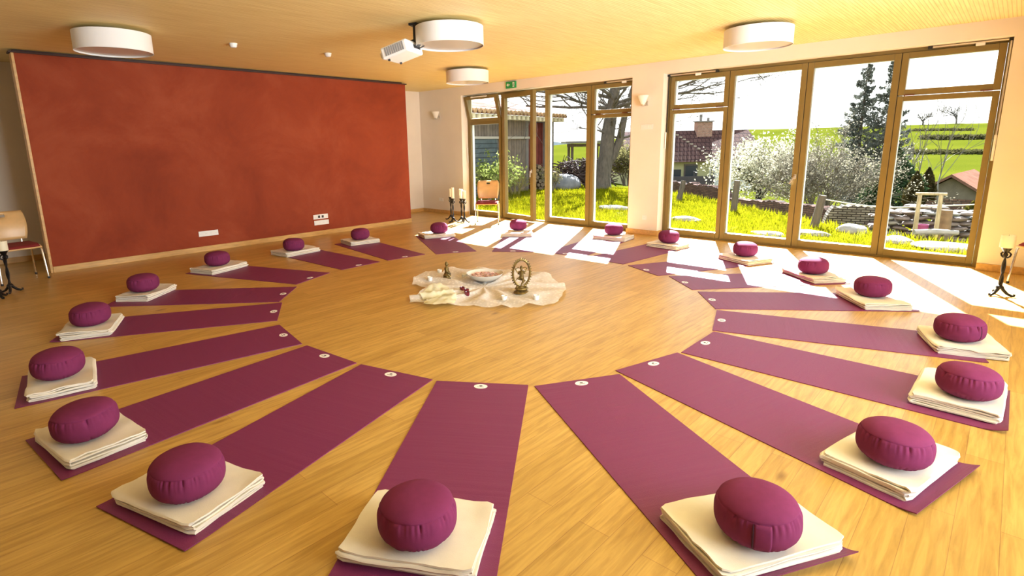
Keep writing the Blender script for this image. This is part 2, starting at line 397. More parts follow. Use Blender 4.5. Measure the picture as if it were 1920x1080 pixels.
# ------------------------------------------------------------------ windows
XW0, XW1 = 8.955, 9.011
SHELL = mat('pale_aluminium_shell', (0.62, 0.60, 0.56), 0.5)
def sash(mb, y0, y1, z0, z1, w=0.062, x0=XW0, x1=XW1, wb=None):
    wb = wb or w
    mb.b2((x0, y0, z0), (x1, y0 + w, z1)); mb.b2((x0, y1 - w, z0), (x1, y1, z1))
    mb.b2((x0, y0 + w, z0), (x1, y1 - w, z0 + wb)); mb.b2((x0, y0 + w, z1 - w), (x1, y1 - w, z1))
def pane(parent, y0, y1, z0, z1, x=9.005):
    q = MB(); q.b2((x - 0.006, y0, z0), (x + 0.006, y1, z1)); return q.build('pane', GLASS, parent)
def glazing_gasket(parent, y0, y1, z0, z1):
    q = MB(); w = 0.008
    for x in (XW0 - 0.001,):
        q.b2((x, y0 - w, z0 - w), (x + 0.02, y0, z1 + w)); q.b2((x, y1, z0 - w), (x + 0.02, y1 + w, z1 + w))
        q.b2((x, y0, z0 - w), (x + 0.02, y1, z0)); q.b2((x, y0, z1), (x + 0.02, y1, z1 + w))
    return q.build('gasket', RUBBER, parent)
def unit(parent, y0, y1, z0, z1, w=0.062, wb=None, name='sash'):
    q = MB(); sash(q, y0, y1, z0, z1, w, wb=wb); f = q.build(name, FRAME, parent, bevel=0.004)
    q = MB(); sash(q, y0, y1, z0, z1, w, 9.012, 9.078, wb=wb); q.build('outer_shell', SHELL, f)
    pane(f, y0 + w - 0.004, y1 - w + 0.004, z0 + (wb or w) - 0.004, z1 - w + 0.004)
    return f
def lever(parent, x, y, z, ang=0.0):
    q = MB(); q.box((x - 0.008, y, z), (0.012, 0.03, 0.07)); q.tube([(x - 0.01, y, z), (x - 0.045, y, z)], 0.009)
    T = Matrix.Translation((x - 0.045, y, z)) @ Matrix.Rotation(ang, 4, 'X')
    q.box((0, 0, -0.055), (0.014, 0.022, 0.125), T=T)
    return q.build('handle', STEEL, parent, bevel=0.003)
def opener(parent, y0, y1, z, corner=None):
    q = MB(); q.tube([(XW0 - 0.02, y0, z), (XW0 - 0.02, y1, z)], 0.011); f = q.build('opener_rod', STEEL, parent, smooth=40)
    q = MB()
    for y in (y0, y1): q.box((XW0 - 0.02, y, z), (0.034, 0.045, 0.034))
    q.build('rod_end', BLACK, f)
    q = MB(); q.box((XW0 - 0.035, (y0 + y1) / 2 - 0.1, z - 0.022), (0.03, 0.085, 0.035)); q.build('bracket', PLASTIC, f, bevel=0.004)
def hinge(parent, y, z):
    q = MB(); q.box((XW0 - 0.006, y, z), (0.014, 0.11, 0.016)); q.build('hinge', mat('bronze_hinge', (0.15, 0.05, 0.03), 0.4, metal=0.5), parent)

ZTR = 2.115
# near window: four bays
w2 = bpy.data.objects.new('window_2', None); COL.objects.link(w2); struct(w2, 'large near window of four bays with olive-brown frames', 'window')
q = MB(); fo = 0.045
q.b2((8.97, W2[0], 0), (9.06, W2[0] + fo, ZT)); q.b2((8.97, W2[1] - fo, 0), (9.06, W2[1], ZT))
q.b2((8.97, W2[0] + fo, ZT - fo), (9.06, W2[1] - fo, ZT)); q.b2((8.97, W2[0] + fo, 0), (9.06, W2[1] - fo, 0.03))
q.build('outer_frame', FRAME, w2, bevel=0.004)
Y2 = [W2[0] + fo, 1.226, 2.291, 3.36, W2[1] - fo]
for i in range(4):
    a, c = Y2[i] + 0.004, Y2[i + 1] - 0.004
    if i in (0, 3):
        unit(w2, a, c, 0.03, ZTR - 0.005, wb=0.085)
        f = unit(w2, a, c, ZTR + 0.005, ZT - fo - 0.004, w=0.07, name='vent_sash'); hinge(f, a + 0.12, ZTR + 0.005); hinge(f, c - 0.12, ZTR + 0.005)
    else:
        f = unit(w2, a, c, 0.03, ZT - fo - 0.004, w=0.075, wb=0.095)
        if i == 2: lever(f, XW0, a + 0.03, 1.06, R(28))
for y in Y2[1:4]:
    q = MB(); q.b2((8.965, y - 0.004, 0.03), (9.03, y + 0.004, ZT - fo)); q.build('mullion_seal', RUBBER, w2)
opener(w2, W2[1] - 0.02, 3.55, ZT - 0.03); opener(w2, W2[0] + 0.02, 0.95, ZT - 0.02)
for yy, lab in ((W2[0] + 0.02, 'opener_conduit'), ):
    q = MB(); q.tube([(XW0 - 0.02, yy, ZT - 0.03), (XW0 - 0.02, yy, 1.6)], 0.010); c_ = q.build(lab, STEEL, w2, smooth=40)
    q = MB(); q.tube([(XW0 - 0.03, yy, 1.6), (XW0 - 0.035, yy, 1.3)], 0.014); q.build('crank_handle', PLASTIC, c_, smooth=40)
q = MB(); q.tube([(XW0 - 0.02, W2[1] - 0.02, ZT - 0.03), (XW0 - 0.02, W2[1] - 0.02, 1.75)], 0.009); c_ = q.build('opener_conduit', BLACK, w2, smooth=40)
q = MB(); q.tube([(XW0 - 0.05, W2[1] - 0.02, 1.75), (XW0 - 0.05, W2[1] - 0.02, 1.48)], 0.013); q.build('crank_handle', PLASTIC, c_, smooth=40)

# far window: four bays, one of them a door leaf standing ajar, one vent tilted in
w1 = bpy.data.objects.new('window_1', None); COL.objects.link(w1); struct(w1, 'far glazed front of four bays beside the pillar', 'window')
q = MB()
q.b2((8.97, W1[0], 0), (9.06, W1[0] + fo, ZT)); q.b2((8.97, W1[1] - fo, 0), (9.06, W1[1], ZT))
q.b2((8.97, W1[0] + fo, ZT - fo), (9.06, W1[1] - fo, ZT)); q.b2((8.97, W1[0] + fo, 0), (9.06, W1[1] - fo, 0.03))
q.b2((8.97, 8.06, 0.03), (9.06, 8.135, ZT - fo))
q.build('outer_frame', FRAME, w1, bevel=0.004)
unit(w1, W1[0] + fo, 5.855, 0.03, ZTR - 0.005, wb=0.085)
f = unit(w1, W1[0] + fo, 5.855, ZTR + 0.005, ZT - fo - 0.004, w=0.07, name='vent_sash'); hinge(f, 5.15, ZTR); hinge(f, 5.7, ZTR)
unit(w1, 5.865, 6.94, 0.03, ZT - fo - 0.004, w=0.09, wb=0.095)
q = MB(); q.b2((8.965, 5.855, 0.03), (9.03, 5.865, ZT - fo)); q.build('mullion_seal', RUBBER, w1)
unit(w1, 8.135, W1[1] - fo, 0.03, ZTR - 0.005, wb=0.085)
# tilted vent
q = MB(); sash(q, 8.14, W1[1] - fo - 0.005, 0, 0.56, 0.07, -0.045, 0.045); tv = q.build('vent_sash', FRAME, w1, loc=(9.0, 0, ZTR + 0.005), rot=(0, R(-15), 0), bevel=0.004)
pane(tv, 8.20, W1[1] - fo - 0.07, 0.066, 0.494, x=0.0)
q = MB(); q.tube([(-0.06, 8.4, 0.545), (-0.06, 8.85, 0.545)], 0.012); q.box((-0.06, 8.85, 0.545), (0.03, 0.05, 0.03)); q.build('opener_arm', PLASTIC, tv)
q = MB(); q.tube([(8.99, 8.14, 2.16), (8.86, 8.15, 2.62)], 0.008); q.build('stay', STEEL, w1)
opener(w1, W1[1] - 0.02, 8.5, ZT - 0.03); opener(w1, W1[0] + 0.05, 5.55, ZT - 0.03)
q = MB(); q.tube([(XW0 - 0.03, W1[1] - 0.03, 1.55), (XW0 - 0.03, W1[1] - 0.03, 1.2)], 0.013); q.build('crank_handle', PLASTIC, w1, smooth=40)
# door leaf ajar, hinged at y=8.06
LW = 1.03
d1 = bpy.data.objects.new('door_1', None); COL.objects.link(d1); d1.location = (8.965, 8.06, 0); d1.rotation_euler = (0, 0, R(-168.6 + 180) * -1)
struct(d1, 'glass door leaf standing ajar, hinged inward', 'door')
q = MB(); sash(q, -LW, 0, 0.03, ZT - fo - 0.004, 0.085, -0.045, 0.045, wb=0.1); dl = q.build('leaf_frame', FRAME, d1, bevel=0.004)
pane(dl, -LW + 0.08, -0.08, 0.125, ZT - fo - 0.085, x=0.0)
lever(dl, -0.045, -LW + 0.035, 1.06)
q = MB(); q.b2((-0.03, -LW - 0.004, 0.03), (0.03, -LW, ZT - fo)); q.build('edge_strip', FRAME, dl)
# unseen window added behind the camera to go with the fill lamp
w4 = bpy.data.objects.new('added_window_rear', None); COL.objects.link(w4); struct(w4)
q = MB()
for i in range(5): q.b2((1.6 + i - 0.03 if i else 1.6, YF - 0.14, 0.4), (1.6 + i + 0.03 if i < 4 else 5.6, YF - 0.06, 2.6))
f = q.build('sash', FRAME, w4)
q = MB(); q.b2((1.6, YF - 0.105, 0.4), (5.6, YF - 0.095, 2.6)); q.build('pane', GLASS, f)

# ------------------------------------------------------------------ mats, blankets, cushions
POS = {1: 'frontmost of the circle, just left of bottom centre', 2: 'frontmost of the circle, just right of bottom centre',
       3: 'first on the right side, nearest the lower right corner', 4: 'second on the right side, up from the lower right corner',
       5: 'third on the right side, up from the lower right corner', 6: 'fourth on the right side, up from the lower right corner',
       7: 'before the second-from-right bay of the near window', 8: 'before the second-from-left bay of the near window',
       9: 'at the near window\'s left corner, just right of the pillar', 10: 'before the far window, just left of the pillar',
       11: 'before the glass door standing ajar', 12: 'in the far corner, nearest the group of candlesticks',
       13: 'at the right end of the red wall', 14: 'second from the right end along the red wall',
       15: 'third from the right along the red wall', 16: 'fifth up the left side, counting from the front',
       17: 'fourth up the left side, counting from the front', 18: 'third up the left side, counting from the front',
       19: 'second up the left side, counting from the front', 20: 'first on the left side, nearest the lower left corner'}
MT = {1: (2.466, 2.442, 215.4), 2: (2.935, 1.982, 239.3), 3: (3.549, 1.787, 253.8), 4: (4.192, 1.679, 270.1), 5: (4.831, 1.799, 288.2), 6: (5.416, 2.116, 307.5), 7: (5.918, 2.624, 318.0), 8: (6.211, 3.252, 332.8), 9: (6.416, 3.942, 354.1), 10: (6.43, 4.63, 6.1), 11: (6.12, 5.35, 35), 12: (5.541, 5.974, 60.6), 13: (4.842, 6.289, 82.9), 14: (4.081, 6.324, 92.3), 15: (3.276, 6.161, 111.9), 16: (2.710, 5.701, 136.1), 17: (2.337, 5.138, 150.0), 18: (2.078, 4.409, 170.3), 19: (2.063, 3.713, 185.9), 20: (2.190, 3.043, 196.3)}
BLK = {1: (1.22, 1.585, -59, .55, .41), 2: (2.135, .6, -29.6, .57, .42), 3: (3.136, .273, 166.2, .57, .39), 4: (4.265, .075, 178.7, .60, .42), 5: (5.396, .135, 19.4, .53, .44), 6: (6.364, .861, 35.7, .60, .43), 7: (7.141, 1.566, 48.3, .60, .41), 8: (7.590, 2.490, 63.6, .54, .44), 9: (7.924, 3.739, 83.7, .52, .41), 10: (8.05, 4.78, -84, .58, .42), 11: (7.335, 6.3, -53, .55, .42), 12: (6.370, 7.384, 156.8, .58, .44), 13: (5.116, 7.919, 171.5, .53, .44), 14: (3.962, 7.939, 7.3, .60, .44), 15: (2.708, 7.653, 20.5, .59, .44), 16: (1.631, 6.899, 42.2, .55, .38), 17: (.94, 5.91, 67, .55, .40), 18: (.523, 4.67, 80, .57, .38), 19: (.469, 3.556, 97.6, .53, .39), 20: (.675, 2.603, 108.4, .54, .41)}
CSH = {1: (1.178, 1.543), 2: (2.087, .559), 3: (3.055, .255), 4: (4.178, .044), 5: (5.376, .152), 6: (6.391, .869), 7: (7.075, 1.552), 8: (7.642, 2.507), 9: (7.965, 3.751), 10: (8.119, 4.809), 11: (7.547, 6.457), 12: (6.409, 7.345), 13: (5.123, 7.906), 14: (3.89, 7.86), 15: (2.695, 7.67), 16: (1.609, 6.896), 17: (.929, 5.899), 18: (.5, 4.661), 19: (.453, 3.513), 20: (.655, 2.552)}
ML, MW, MTH = 1.83, 0.632, 0.005

def mat_mesh(curl, corner, seed):
    """local x outward along the mat, y across; outer end may curl up"""
    m = MB(); nx, ny = 40, 6; rnd = random.Random(seed)
    ph = rnd.uniform(0, 6)
    def z(x, y):
        t = max(0.0, (x - (ML - 0.12)) / 0.12)
        c = curl * t * t * (1 + corner * (y / (MW / 2)))
        return max(0.0, c)
    top = []; bot = []
    for i in range(nx + 1):
        u = i / nx; x = ML * (1 - (1 - u) ** 1.6)
        for j in range(ny + 1):
            y = -MW / 2 + MW * j / ny
            top.append((x, y, z(x, y) + MTH)); bot.append((x, y, z(x, y)))
    n = (nx + 1) * (ny + 1); k = ny + 1; fs = []
    for i in range(nx):
        for j in range(ny):
            a = i * k + j; fs.append((a, a + k, a + k + 1, a + 1)); fs.append((n + a, n + a + 1, n + a + k + 1, n + a + k))
    for i in range(nx):
        a = i * k; fs.append((a, n + a, n + a + k, a + k)); a += ny; fs.append((a, a + k, n + a + k, n + a))
    for j in range(ny):
        fs.append((j, j + 1, n + j + 1, n + j)); a = nx * k + j; fs.append((a, n + a, n + a + 1, a + 1))
    m.add(top + bot, fs); return m

def emblem(parent):
    q = MB(); n = 32
    q.prism([(0.058 + 0.034 * math.cos(2 * PI * i / n), 0.046 * math.sin(2 * PI * i / n)) for i in range(n)], MTH, MTH + 0.0006)
    e = q.build('emblem', WHITE_P, parent)
    q = MB()                                           # small dark petals and a line of marks
    for a, L in ((-52, 0.013), (-26, 0.016), (0, 0.018), (26, 0.016), (52, 0.013)):
        c, s = math.cos(R(a)), math.sin(R(a))
        pts = []
        for t in range(12):
            th = 2 * PI * t / 12; px = L / 2 + L / 2 * math.cos(th); py = 0.0042 * math.sin(th)
            pts.append((0.060 - (px * c), px * s * 1.2 + py))
        q.prism(pts, MTH + 0.0006, MTH + 0.001)
    for i in range(5): q.box((0.069, -0.018 + 0.009 * i, MTH + 0.0008), (0.007, 0.0055, 0.0004))
    q.build('lettering', DARK_P, e)

curls = {2: (0.03, 0.3), 3: (0.022, 0.4), 4: (0.03, 0.1), 20: (0.004, 0), 19: (0.004, 0), 17: (0.008, 0), 6: (0.006, 0), 7: (0.006, 0)}
for k in range(1, 21):
    x, y, a = MT[k]; cz = curls.get(k, (0.002, 0))
    o = mat_mesh(cz[0], cz[1], k).build('yoga_mat', MATM, loc=(x, y, 0.0002 * (k % 3)), rot=(0, 0, R(a)))
    tag(o, 'purple yoga mat ' + POS[k], 'yoga mat', 'yoga mats laid out in a circle')
    emblem(o)

def sn(x, y, z): return mnoise.noise(Vector((x, y, z)))
def blanket_mesh(seed, Lx, Ly):
    """one cloth folded back and forth: local x long axis, y short axis with the folds"""
    rnd = random.Random(seed); N = 6; t = 0.0082; pitch = 0.0100; m = MB()
    so = seed * 7.3
    pts = []                                            # (u, z, layer)
    a = [Ly / 2 - 0.006 - rnd.uniform(0, 0.010) for _ in range(N + 1)]
    shift = [rnd.uniform(-0.006, 0.006) for _ in range(N)]
    if rnd.random() < 0.65:
        s2 = rnd.uniform(-0.016, 0.016); shift = [s + (s2 if i >= N // 2 else 0) for i, s in enumerate(shift)]
    for i in range(N):
        z = t / 2 + i * pitch; sgn = 1 if i % 2 == 0 else -1; nu = 9
        for j in range(nu + 1):
            u = -a[i] + (a[i] + a[i + 1]) * j / nu if False else (-a[i] + 2 * a[i] * j / nu)
            pts.append((sgn * u + shift[i], z, i))
        if i < N - 1:
            ue = sgn * a[i] + shift[i]
            for th in (-45, 0, 45):
                pts.append((ue + sgn * (pitch / 2 + 0.003) * math.cos(R(th)), z + pitch / 2 + pitch / 2 * math.sin(R(th)), i + 0.5))
    n = len(pts); nv = 16; ring = []
    nor = []
    for i in range(n):
        p0, p1 = pts[max(i - 1, 0)], pts[min(i + 1, n - 1)]
        dx, dz = p1[0] - p0[0], p1[1] - p0[1]; l = math.hypot(dx, dz) or 1; nor.append((-dz / l, dx / l))
    ends = [rnd.uniform(-0.016, 0.004) for _ in range(N + 1)]; ende = [rnd.uniform(-0.016, 0.004) for _ in range(N + 1)]
    V = []
    for v in range(nv + 1):
        s = -1 + 2 * v / nv; s = math.copysign(abs(s) ** 0.85, s)
        for side in (1, -1):
            for i in range(n):
                u, z, l = pts[i]; li = int(l)
                e = ends[li] if s < 0 else ende[li]
                e += 0.008 * sn(u * 9, l * 3.1, so)
                x = s * (Lx / 2 + e)
                w = abs(s) ** 5 * 0.5 + (abs(u) / (Ly / 2)) ** 6 * 0.25
                rise = (l / N)
                dz = rise * (0.014 * sn(x * 5 + so, u * 5, l * 0.35) + 0.024 * w * sn(x * 12, u * 14, so + l * 0.5)) + 0.004 * rise * w * li * 0.6
                dz -= rise * 0.006 * max(0.0, 1 - (x * x + u * u) / 0.03)
                yy = u + 0.006 * sn(x * 4, l * 2.0, so + 9) + nor[i][0] * side * t / 2
                zz = max(0.0, z + dz + nor[i][1] * side * t / 2)
                # rounded corners in plan
                cr = (max(0, abs(s) - 0.9) / 0.1) ** 2 * 0.012
                yy -= math.copysign(cr, u) * (abs(u) > Ly * 0.4)
                V.append((x, yy, zz))
    F = []; k = 2 * n
    for v in range(nv):
        o = v * k
        for i in range(n - 1):
            F.append((o + i, o + i + 1, o + k + i + 1, o + k + i)); F.append((o + n + i, o + k + n + i, o + k + n + i + 1, o + n + i + 1))
        F.append((o, o + k, o + k + n, o + n)); F.append((o + n - 1, o + 2 * n - 1, o + k + 2 * n - 1, o + k + n - 1))
    for v in (0, nv):
        o = v * k
        for i in range(n - 1): F.append((o + i, o + n + i, o + n + i + 1, o + i + 1))
    m.add(V, F); return m

for k in range(1, 21):
    x, y, a, lx, ly = BLK[k]
    o = blanket_mesh(k + 3, lx, ly).build('folded_blanket', CREAM, loc=(x, y, MTH + 0.001), rot=(0, 0, R(a)), smooth=50)
    tag(o, 'folded cream blanket ' + POS[k], 'blanket', 'folded blankets on the mats')

CR, CHT = 0.157, 0.196
def prof_r(z):
    u = min(1.0, abs(2 * z / CHT - 1))
    return CR * max(0.0, 1 - u ** 2.9) ** 0.40
ZS = 0.150                                            # height of the top seam
def cushion_parts(seed):
    rnd = random.Random(seed); n = 192
    pl = [0.0] * n
    for _ in range(78):
        c = rnd.randrange(n); w = rnd.uniform(0.7, 1.3); h = rnd.uniform(0.15, 0.8)
        for j in range(-5, 6): pl[(c + j) % n] += h * math.exp(-(j / w) ** 2)
    ov = (rnd.uniform(0, 6), rnd.uniform(0.0, 0.02))
    def P(j, z, r=None):
        a = 2 * PI * j / n; r = prof_r(z) if r is None else r
        pw = 0.0
        if z <= ZS: pw = math.exp(-((ZS - z) / 0.034) ** 2) * min(1, (ZS - z) / 0.006 + 0.25)
        if z < 0.07: pw += 0.8 * math.exp(-((z - 0.03) / 0.016) ** 2)
        seam = 0.0022 * math.exp(-((z - ZS) / 0.0035) ** 2)
        q = r * (1 + ov[1] * math.cos(2 * (a - ov[0]))) * (1 + 0.012 * sn(2 * math.cos(a), 2 * math.sin(a), seed + z * 6)) - 0.0080 * pl[j] * pw - seam
        zz = z + (0.004 * sn(1.5 * math.cos(a) * r / CR, 1.5 * math.sin(a) * r / CR, seed) if z > 0.02 else 0)
        return (q * math.cos(a), q * math.sin(a), zz)
    def rings(zs, capb=False, capt=False):
        m = MB(); V = [P(j, z) for z in zs for j in range(n)]; F = []
        for i in range(len(zs) - 1):
            for j in range(n):
                A = i * n + j; B = i * n + (j + 1) % n; F.append((A, B, B + n, A + n))
        if capb: F.append(tuple(range(n - 1, -1, -1)))
        if capt: F.append(tuple((len(zs) - 1) * n + j for j in range(n)))
        m.add(V, F); return m
    zside = [0.0008, 0.004, 0.010, 0.018] + [0.026 + (ZS - 0.026) * i / 20 for i in range(21)]
    zside = zside[:-1] + [ZS - 0.0025, ZS]
    ztop = [ZS + (CHT - ZS) * math.sin(PI / 2 * i / 14) for i in range(14)] + [CHT - 0.00002]
    return rings(zside, capb=True), rings([ZS, ZS + 0.0025] + ztop[1:], capt=True)

def flap_mesh():
    m = MB(); V = []; F = []; na, nz = 8, 8
    for i in range(nz + 1):
        t = i / nz; z = 0.034 + (ZS - 0.036) * t
        r = prof_r(z) + 0.003
        for j in range(na + 1):
            a = R(2 + 22 * j / na); V.append((r * math.cos(a), r * math.sin(a), z)); 
    for i in range(nz):
        for j in range(na):
            A = i * (na + 1) + j; F.append((A, A + 1, A + na + 2, A + na + 1))
    m.add(V, F); return m
def slit_mesh():
    m = MB(); P = []
    for i in range(9):
        z = 0.034 + (ZS - 0.036) * i / 8
        r = prof_r(z) + 0.001; P.append((r * math.cos(R(0.5)), r * math.sin(R(0.5)), z))
    m.tube(P, [0.001, 0.003, 0.004, 0.004, 0.004, 0.004, 0.0035, 0.003, 0.001], 6); return m

protos = []
for i in range(5):
    t = thing('meditation_cushion', '', 'cushion')
    sd_, tp_ = cushion_parts(i + 11)
    sb = sd_.build('side_band', PURPLE, t, smooth=60); tp_.build('top_panel', PURPLE, t, smooth=60)
    fl = flap_mesh().build('side_flap', PURPLE, t, smooth=60); so_ = fl.modifiers.new('solid', 'SOLIDIFY'); so_.thickness = 0.004
    slit_mesh().build('slit', PURPLE_D, fl, smooth=60)
    protos.append(t)
used = set()
for k in range(1, 21):
    i = k % 5
    o = protos[i] if i not in used else copy_tree(protos[i]); used.add(i)
    x, y = CSH[k]; rz = {2: R(192), 5: R(233)}.get(k, math.atan2(y, x) + R(random.Random(k).uniform(-60, 60)))
    tilt = random.Random(k * 3).uniform(-3, 3)
    o.location = (x, y, MTH + 0.0535); o.rotation_euler = (R(tilt), R(random.Random(k * 5).uniform(-3, 3)), rz)
    o['label'] = 'round purple meditation cushion ' + POS[k]; o['category'] = 'cushion'; o['group'] = 'meditation cushions on the blankets'

# ------------------------------------------------------------------ centrepiece
POLY = [(3.475, 4.503), (3.80, 4.62), (3.86, 4.95), (4.129, 5.222), (4.393, 5.311), (4.446, 5.061), (4.66, 5.16), (4.873, 5.016), (5.05, 4.72), (5.203, 4.561), (5.292, 4.166), (5.22, 3.95), (5.075, 3.779), (4.95, 3.55), (4.812, 3.414), (4.554, 3.285), (4.30, 3.20), (4.071, 3.258), (3.95, 3.44), (3.874, 3.435), (3.76, 3.60), (3.72, 3.80), (3.55, 3.92), (3.42, 4.18), (3.36, 4.36)]
def inside(x, y, P):
    c = False; j = len(P) - 1
    for i in range(len(P)):
        if (P[i][1] > y) != (P[j][1] > y) and x < (P[j][0] - P[i][0]) * (y - P[i][1]) / (P[j][1] - P[i][1]) + P[i][0]: c = not c
        j = i
    return c
CC = (4.33, 4.22)
def lace_h(x, y):
    a = math.atan2(y - CC[1], x - CC[0]); r = math.hypot(x - CC[0], y - CC[1])
    f = abs(math.sin(a * 6 + 2.0 * sn(x * 2, y * 2, 3)))
    return 0.004 + 0.036 * (f ** 3) * min(1, r / 0.5) + 0.018 * max(0, sn(x * 7, y * 7, 1.5)) + 0.012 * max(0, sn(x * 15, y * 15, 4))
def draped(name, material, P, centre, hf, nr=22, rough=0.02):
    m = MB(); out = []
    K = len(P); sub = 6
    for i in range(K):
        for s in range(sub):
            t = s / sub; a, c = P[i], P[(i + 1) % K]; x = a[0] + (c[0] - a[0]) * t; y = a[1] + (c[1] - a[1]) * t
            out.append((x + rough * sn(x * 11, y * 11, 2), y + rough * sn(x * 11, y * 11, 7)))
    V = []; F = []; n = len(out)
    for i in range(nr + 1):
        t = i / nr
        for (x, y) in out:
            px = centre[0] + (x - centre[0]) * t; py = centre[1] + (y - centre[1]) * t
            V.append((px - centre[0], py - centre[1], max(0.003, hf(px, py))))
    for i in range(1, nr):
        for j in range(n):
            a = i * n + j; c = i * n + (j + 1) % n; F.append((a, c, c + n, a + n))
    for j in range(n): F.append((0, n + j, n + (j + 1) % n))
    m.add(V, F)
    return m.build(name, material, loc=(centre[0], centre[1], 0), smooth=80)
o = draped('lace_cloth', LACE, POLY, CC, lace_h); tag(o, 'sheer white lace cloth spread on the floor at the circle\'s centre', 'cloth')
YP = [(3.95, 4.66), (4.0, 4.45), (3.86, 4.2), (3.70, 4.02), (3.55, 3.88), (3.38, 3.98), (3.33, 4.1), (3.46, 4.2), (3.55, 4.42), (3.78, 4.58)]
o = draped('tulle_scarf', leafy('yellow_tulle', (0.93, 0.91, 0.66), (0.96, 0.95, 0.80), 0.35, 9), YP, (3.72, 4.28), lambda x, y: 0.012 + lace_h(x, y) + 0.03 * abs(sn(x * 14, y * 14, 11)), nr=14, rough=0.03)
tag(o, 'pale yellow tulle scarf gathered at the lace cloth\'s left end', 'scarf')

# bowl of petals
bw = thing('flower_bowl', 'wide pale glass bowl of pink petals on the lace cloth', 'bowl', (4.51, 4.38, 0.022))
q = MB()
q.lathe([(0.06, 0.0), (0.075, 0.0), (0.13, 0.018), (0.185, 0.055), (0.212, 0.092), (0.216, 0.094), (0.213, 0.086), (0.18, 0.048), (0.12, 0.016), (0.02, 0.008)], 56)
q.build('bowl_shell', mat('pale_glazed_bowl', (0.74, 0.73, 0.69), 0.15, spec=0.7), bw, smooth=60)
rnd = random.Random(5); q = MB()
for i in range(260):
    r = 0.17 * math.sqrt(rnd.random()); a = rnd.uniform(0, 2 * PI); T = Matrix.Translation((r * math.cos(a), r * math.sin(a), 0.05 + 0.02 * rnd.random() + 0.03 * (1 - r / 0.17))) @ Matrix.Rotation(rnd.uniform(0, 6), 4, 'Z') @ Matrix.Rotation(rnd.uniform(-0.8, 0.8), 4, 'X')
    s = rnd.uniform(0.011, 0.02); V = []; 
    for j in range(7): V.append((s * math.cos(j * 2 * PI / 7), s * 0.75 * math.sin(j * 2 * PI / 7), 0.004 * (j % 2)))
    q.add(V + [(0, 0, -0.004)], [(j, (j + 1) % 7, 7) for j in range(7)], T)
pt = q.build('petals', leafy('pink_petals', (0.80, 0.42, 0.40), (0.88, 0.74, 0.66), 0.3, 40), bw); pt['kind'] = 'stuff'

# dancing figure in a ring of flames
nr = thing('dancer_statue', 'brass dancing figure inside a flaming ring, on the lace cloth', 'statue', (4.363, 3.69, 0.02), R(222 + 14 - 90))
q = MB()
q.lathe([(0.072, 0), (0.078, 0.008), (0.07, 0.02), (0.052, 0.028), (0.055, 0.04), (0.066, 0.05), (0.06, 0.062), (0.045, 0.066)], 28, T=Matrix.Scale(1.15, 4, (1, 0, 0)))
q.build('pedestal', BRASS, nr, smooth=40)
q = MB(); zc, rx, rz_ = 0.222, 0.094, 0.142
P = []
for i in range(61):
    a = R(-90 + 14) + (2 * PI - R(28)) * i / 60; P.append((rx * math.cos(a), 0, zc + rz_ * math.sin(a)))
q.tube(P, 0.0115, 8)
for i in range(31):
    a = R(-90 + 18) + (2 * PI - R(36)) * i / 30; c = Vector((rx * math.cos(a), 0, zc + rz_ * math.sin(a))); d = Vector((math.cos(a), 0, math.sin(a)))
    q.tube([c + d * 0.006, c + d * 0.014, c + d * 0.020 + Vector((0.003, 0, 0)), c + d * (0.027 if i != 15 else 0.04)], [0.0095, 0.0085, 0.0055, 0.0008], 6)
for s in (-1, 1): q.tube([(s * 0.045, 0, 0.062), (s * 0.05, 0, 0.075), (s * 0.028, 0, 0.086)], [0.012, 0.012, 0.008], 8)
q.build('flame_ring', BRASS, nr, smooth=40)
q = MB()
q.ball((0, 0, 0.066), 0.03, sq=(1.3, 0.8, 0.5))
q.tube([(0.004, 0, 0.165), (0.0, 0, 0.185), (-0.003, 0, 0.21), (0.0, 0, 0.238), (0, 0, 0.25)], [0.0221, 0.0247, 0.0195, 0.0273, 0.0117], 10)
q.ball((0.0, -0.003, 0.266), 0.0155, sq=(1, 1, 1.15)); q.tube([(0, 0, 0.278), (0, 0, 0.296), (0, 0, 0.304)], [0.0169, 0.0117, 0.0026], 8)
for s in (-1, 1):
    q.tube([(s * 0.014, 0, 0.276), (s * 0.04, 0.002, 0.284), (s * 0.06, 0.004, 0.272)], [0.0039, 0.0065, 0.0026], 6)          # flying hair
    q.tube([(s * 0.019, 0, 0.238), (s * 0.045, -0.004, 0.232), (s * 0.062, -0.008, 0.262)], [0.0104, 0.0084, 0.0065], 7)     # upper arms
    q.ball((s * 0.064, -0.008, 0.268), 0.0075)
q.tube([(-0.018, -0.004, 0.235), (-0.04, -0.014, 0.212), (-0.02, -0.026, 0.222)], [0.0104, 0.0084, 0.0065], 7); q.ball((-0.018, -0.027, 0.226), 0.007)
q.tube([(0.018, -0.004, 0.235), (0.034, -0.016, 0.212), (0.0, -0.026, 0.2), (-0.02, -0.026, 0.192)], [0.0104, 0.0084, 0.0065, 0.0052], 7)
q.tube([(-0.008, 0, 0.168), (-0.026, -0.012, 0.128), (0.004, 0, 0.084)], [0.0182, 0.0143, 0.0091], 8); q.ball((0.004, -0.008, 0.08), 0.009, sq=(1, 1.5, 0.6))
q.tube([(0.01, 0, 0.168), (0.02, -0.022, 0.152), (-0.02, -0.03, 0.138), (-0.05, -0.03, 0.126)], [0.0182, 0.0143, 0.0104, 0.0065], 8)
q.tube([(0.012, -0.012, 0.17), (0.045, -0.008, 0.158), (0.066, 0, 0.142)], [0.0104, 0.0078, 0.0026], 6)
q.build('dancer', BRASS, nr, smooth=60)

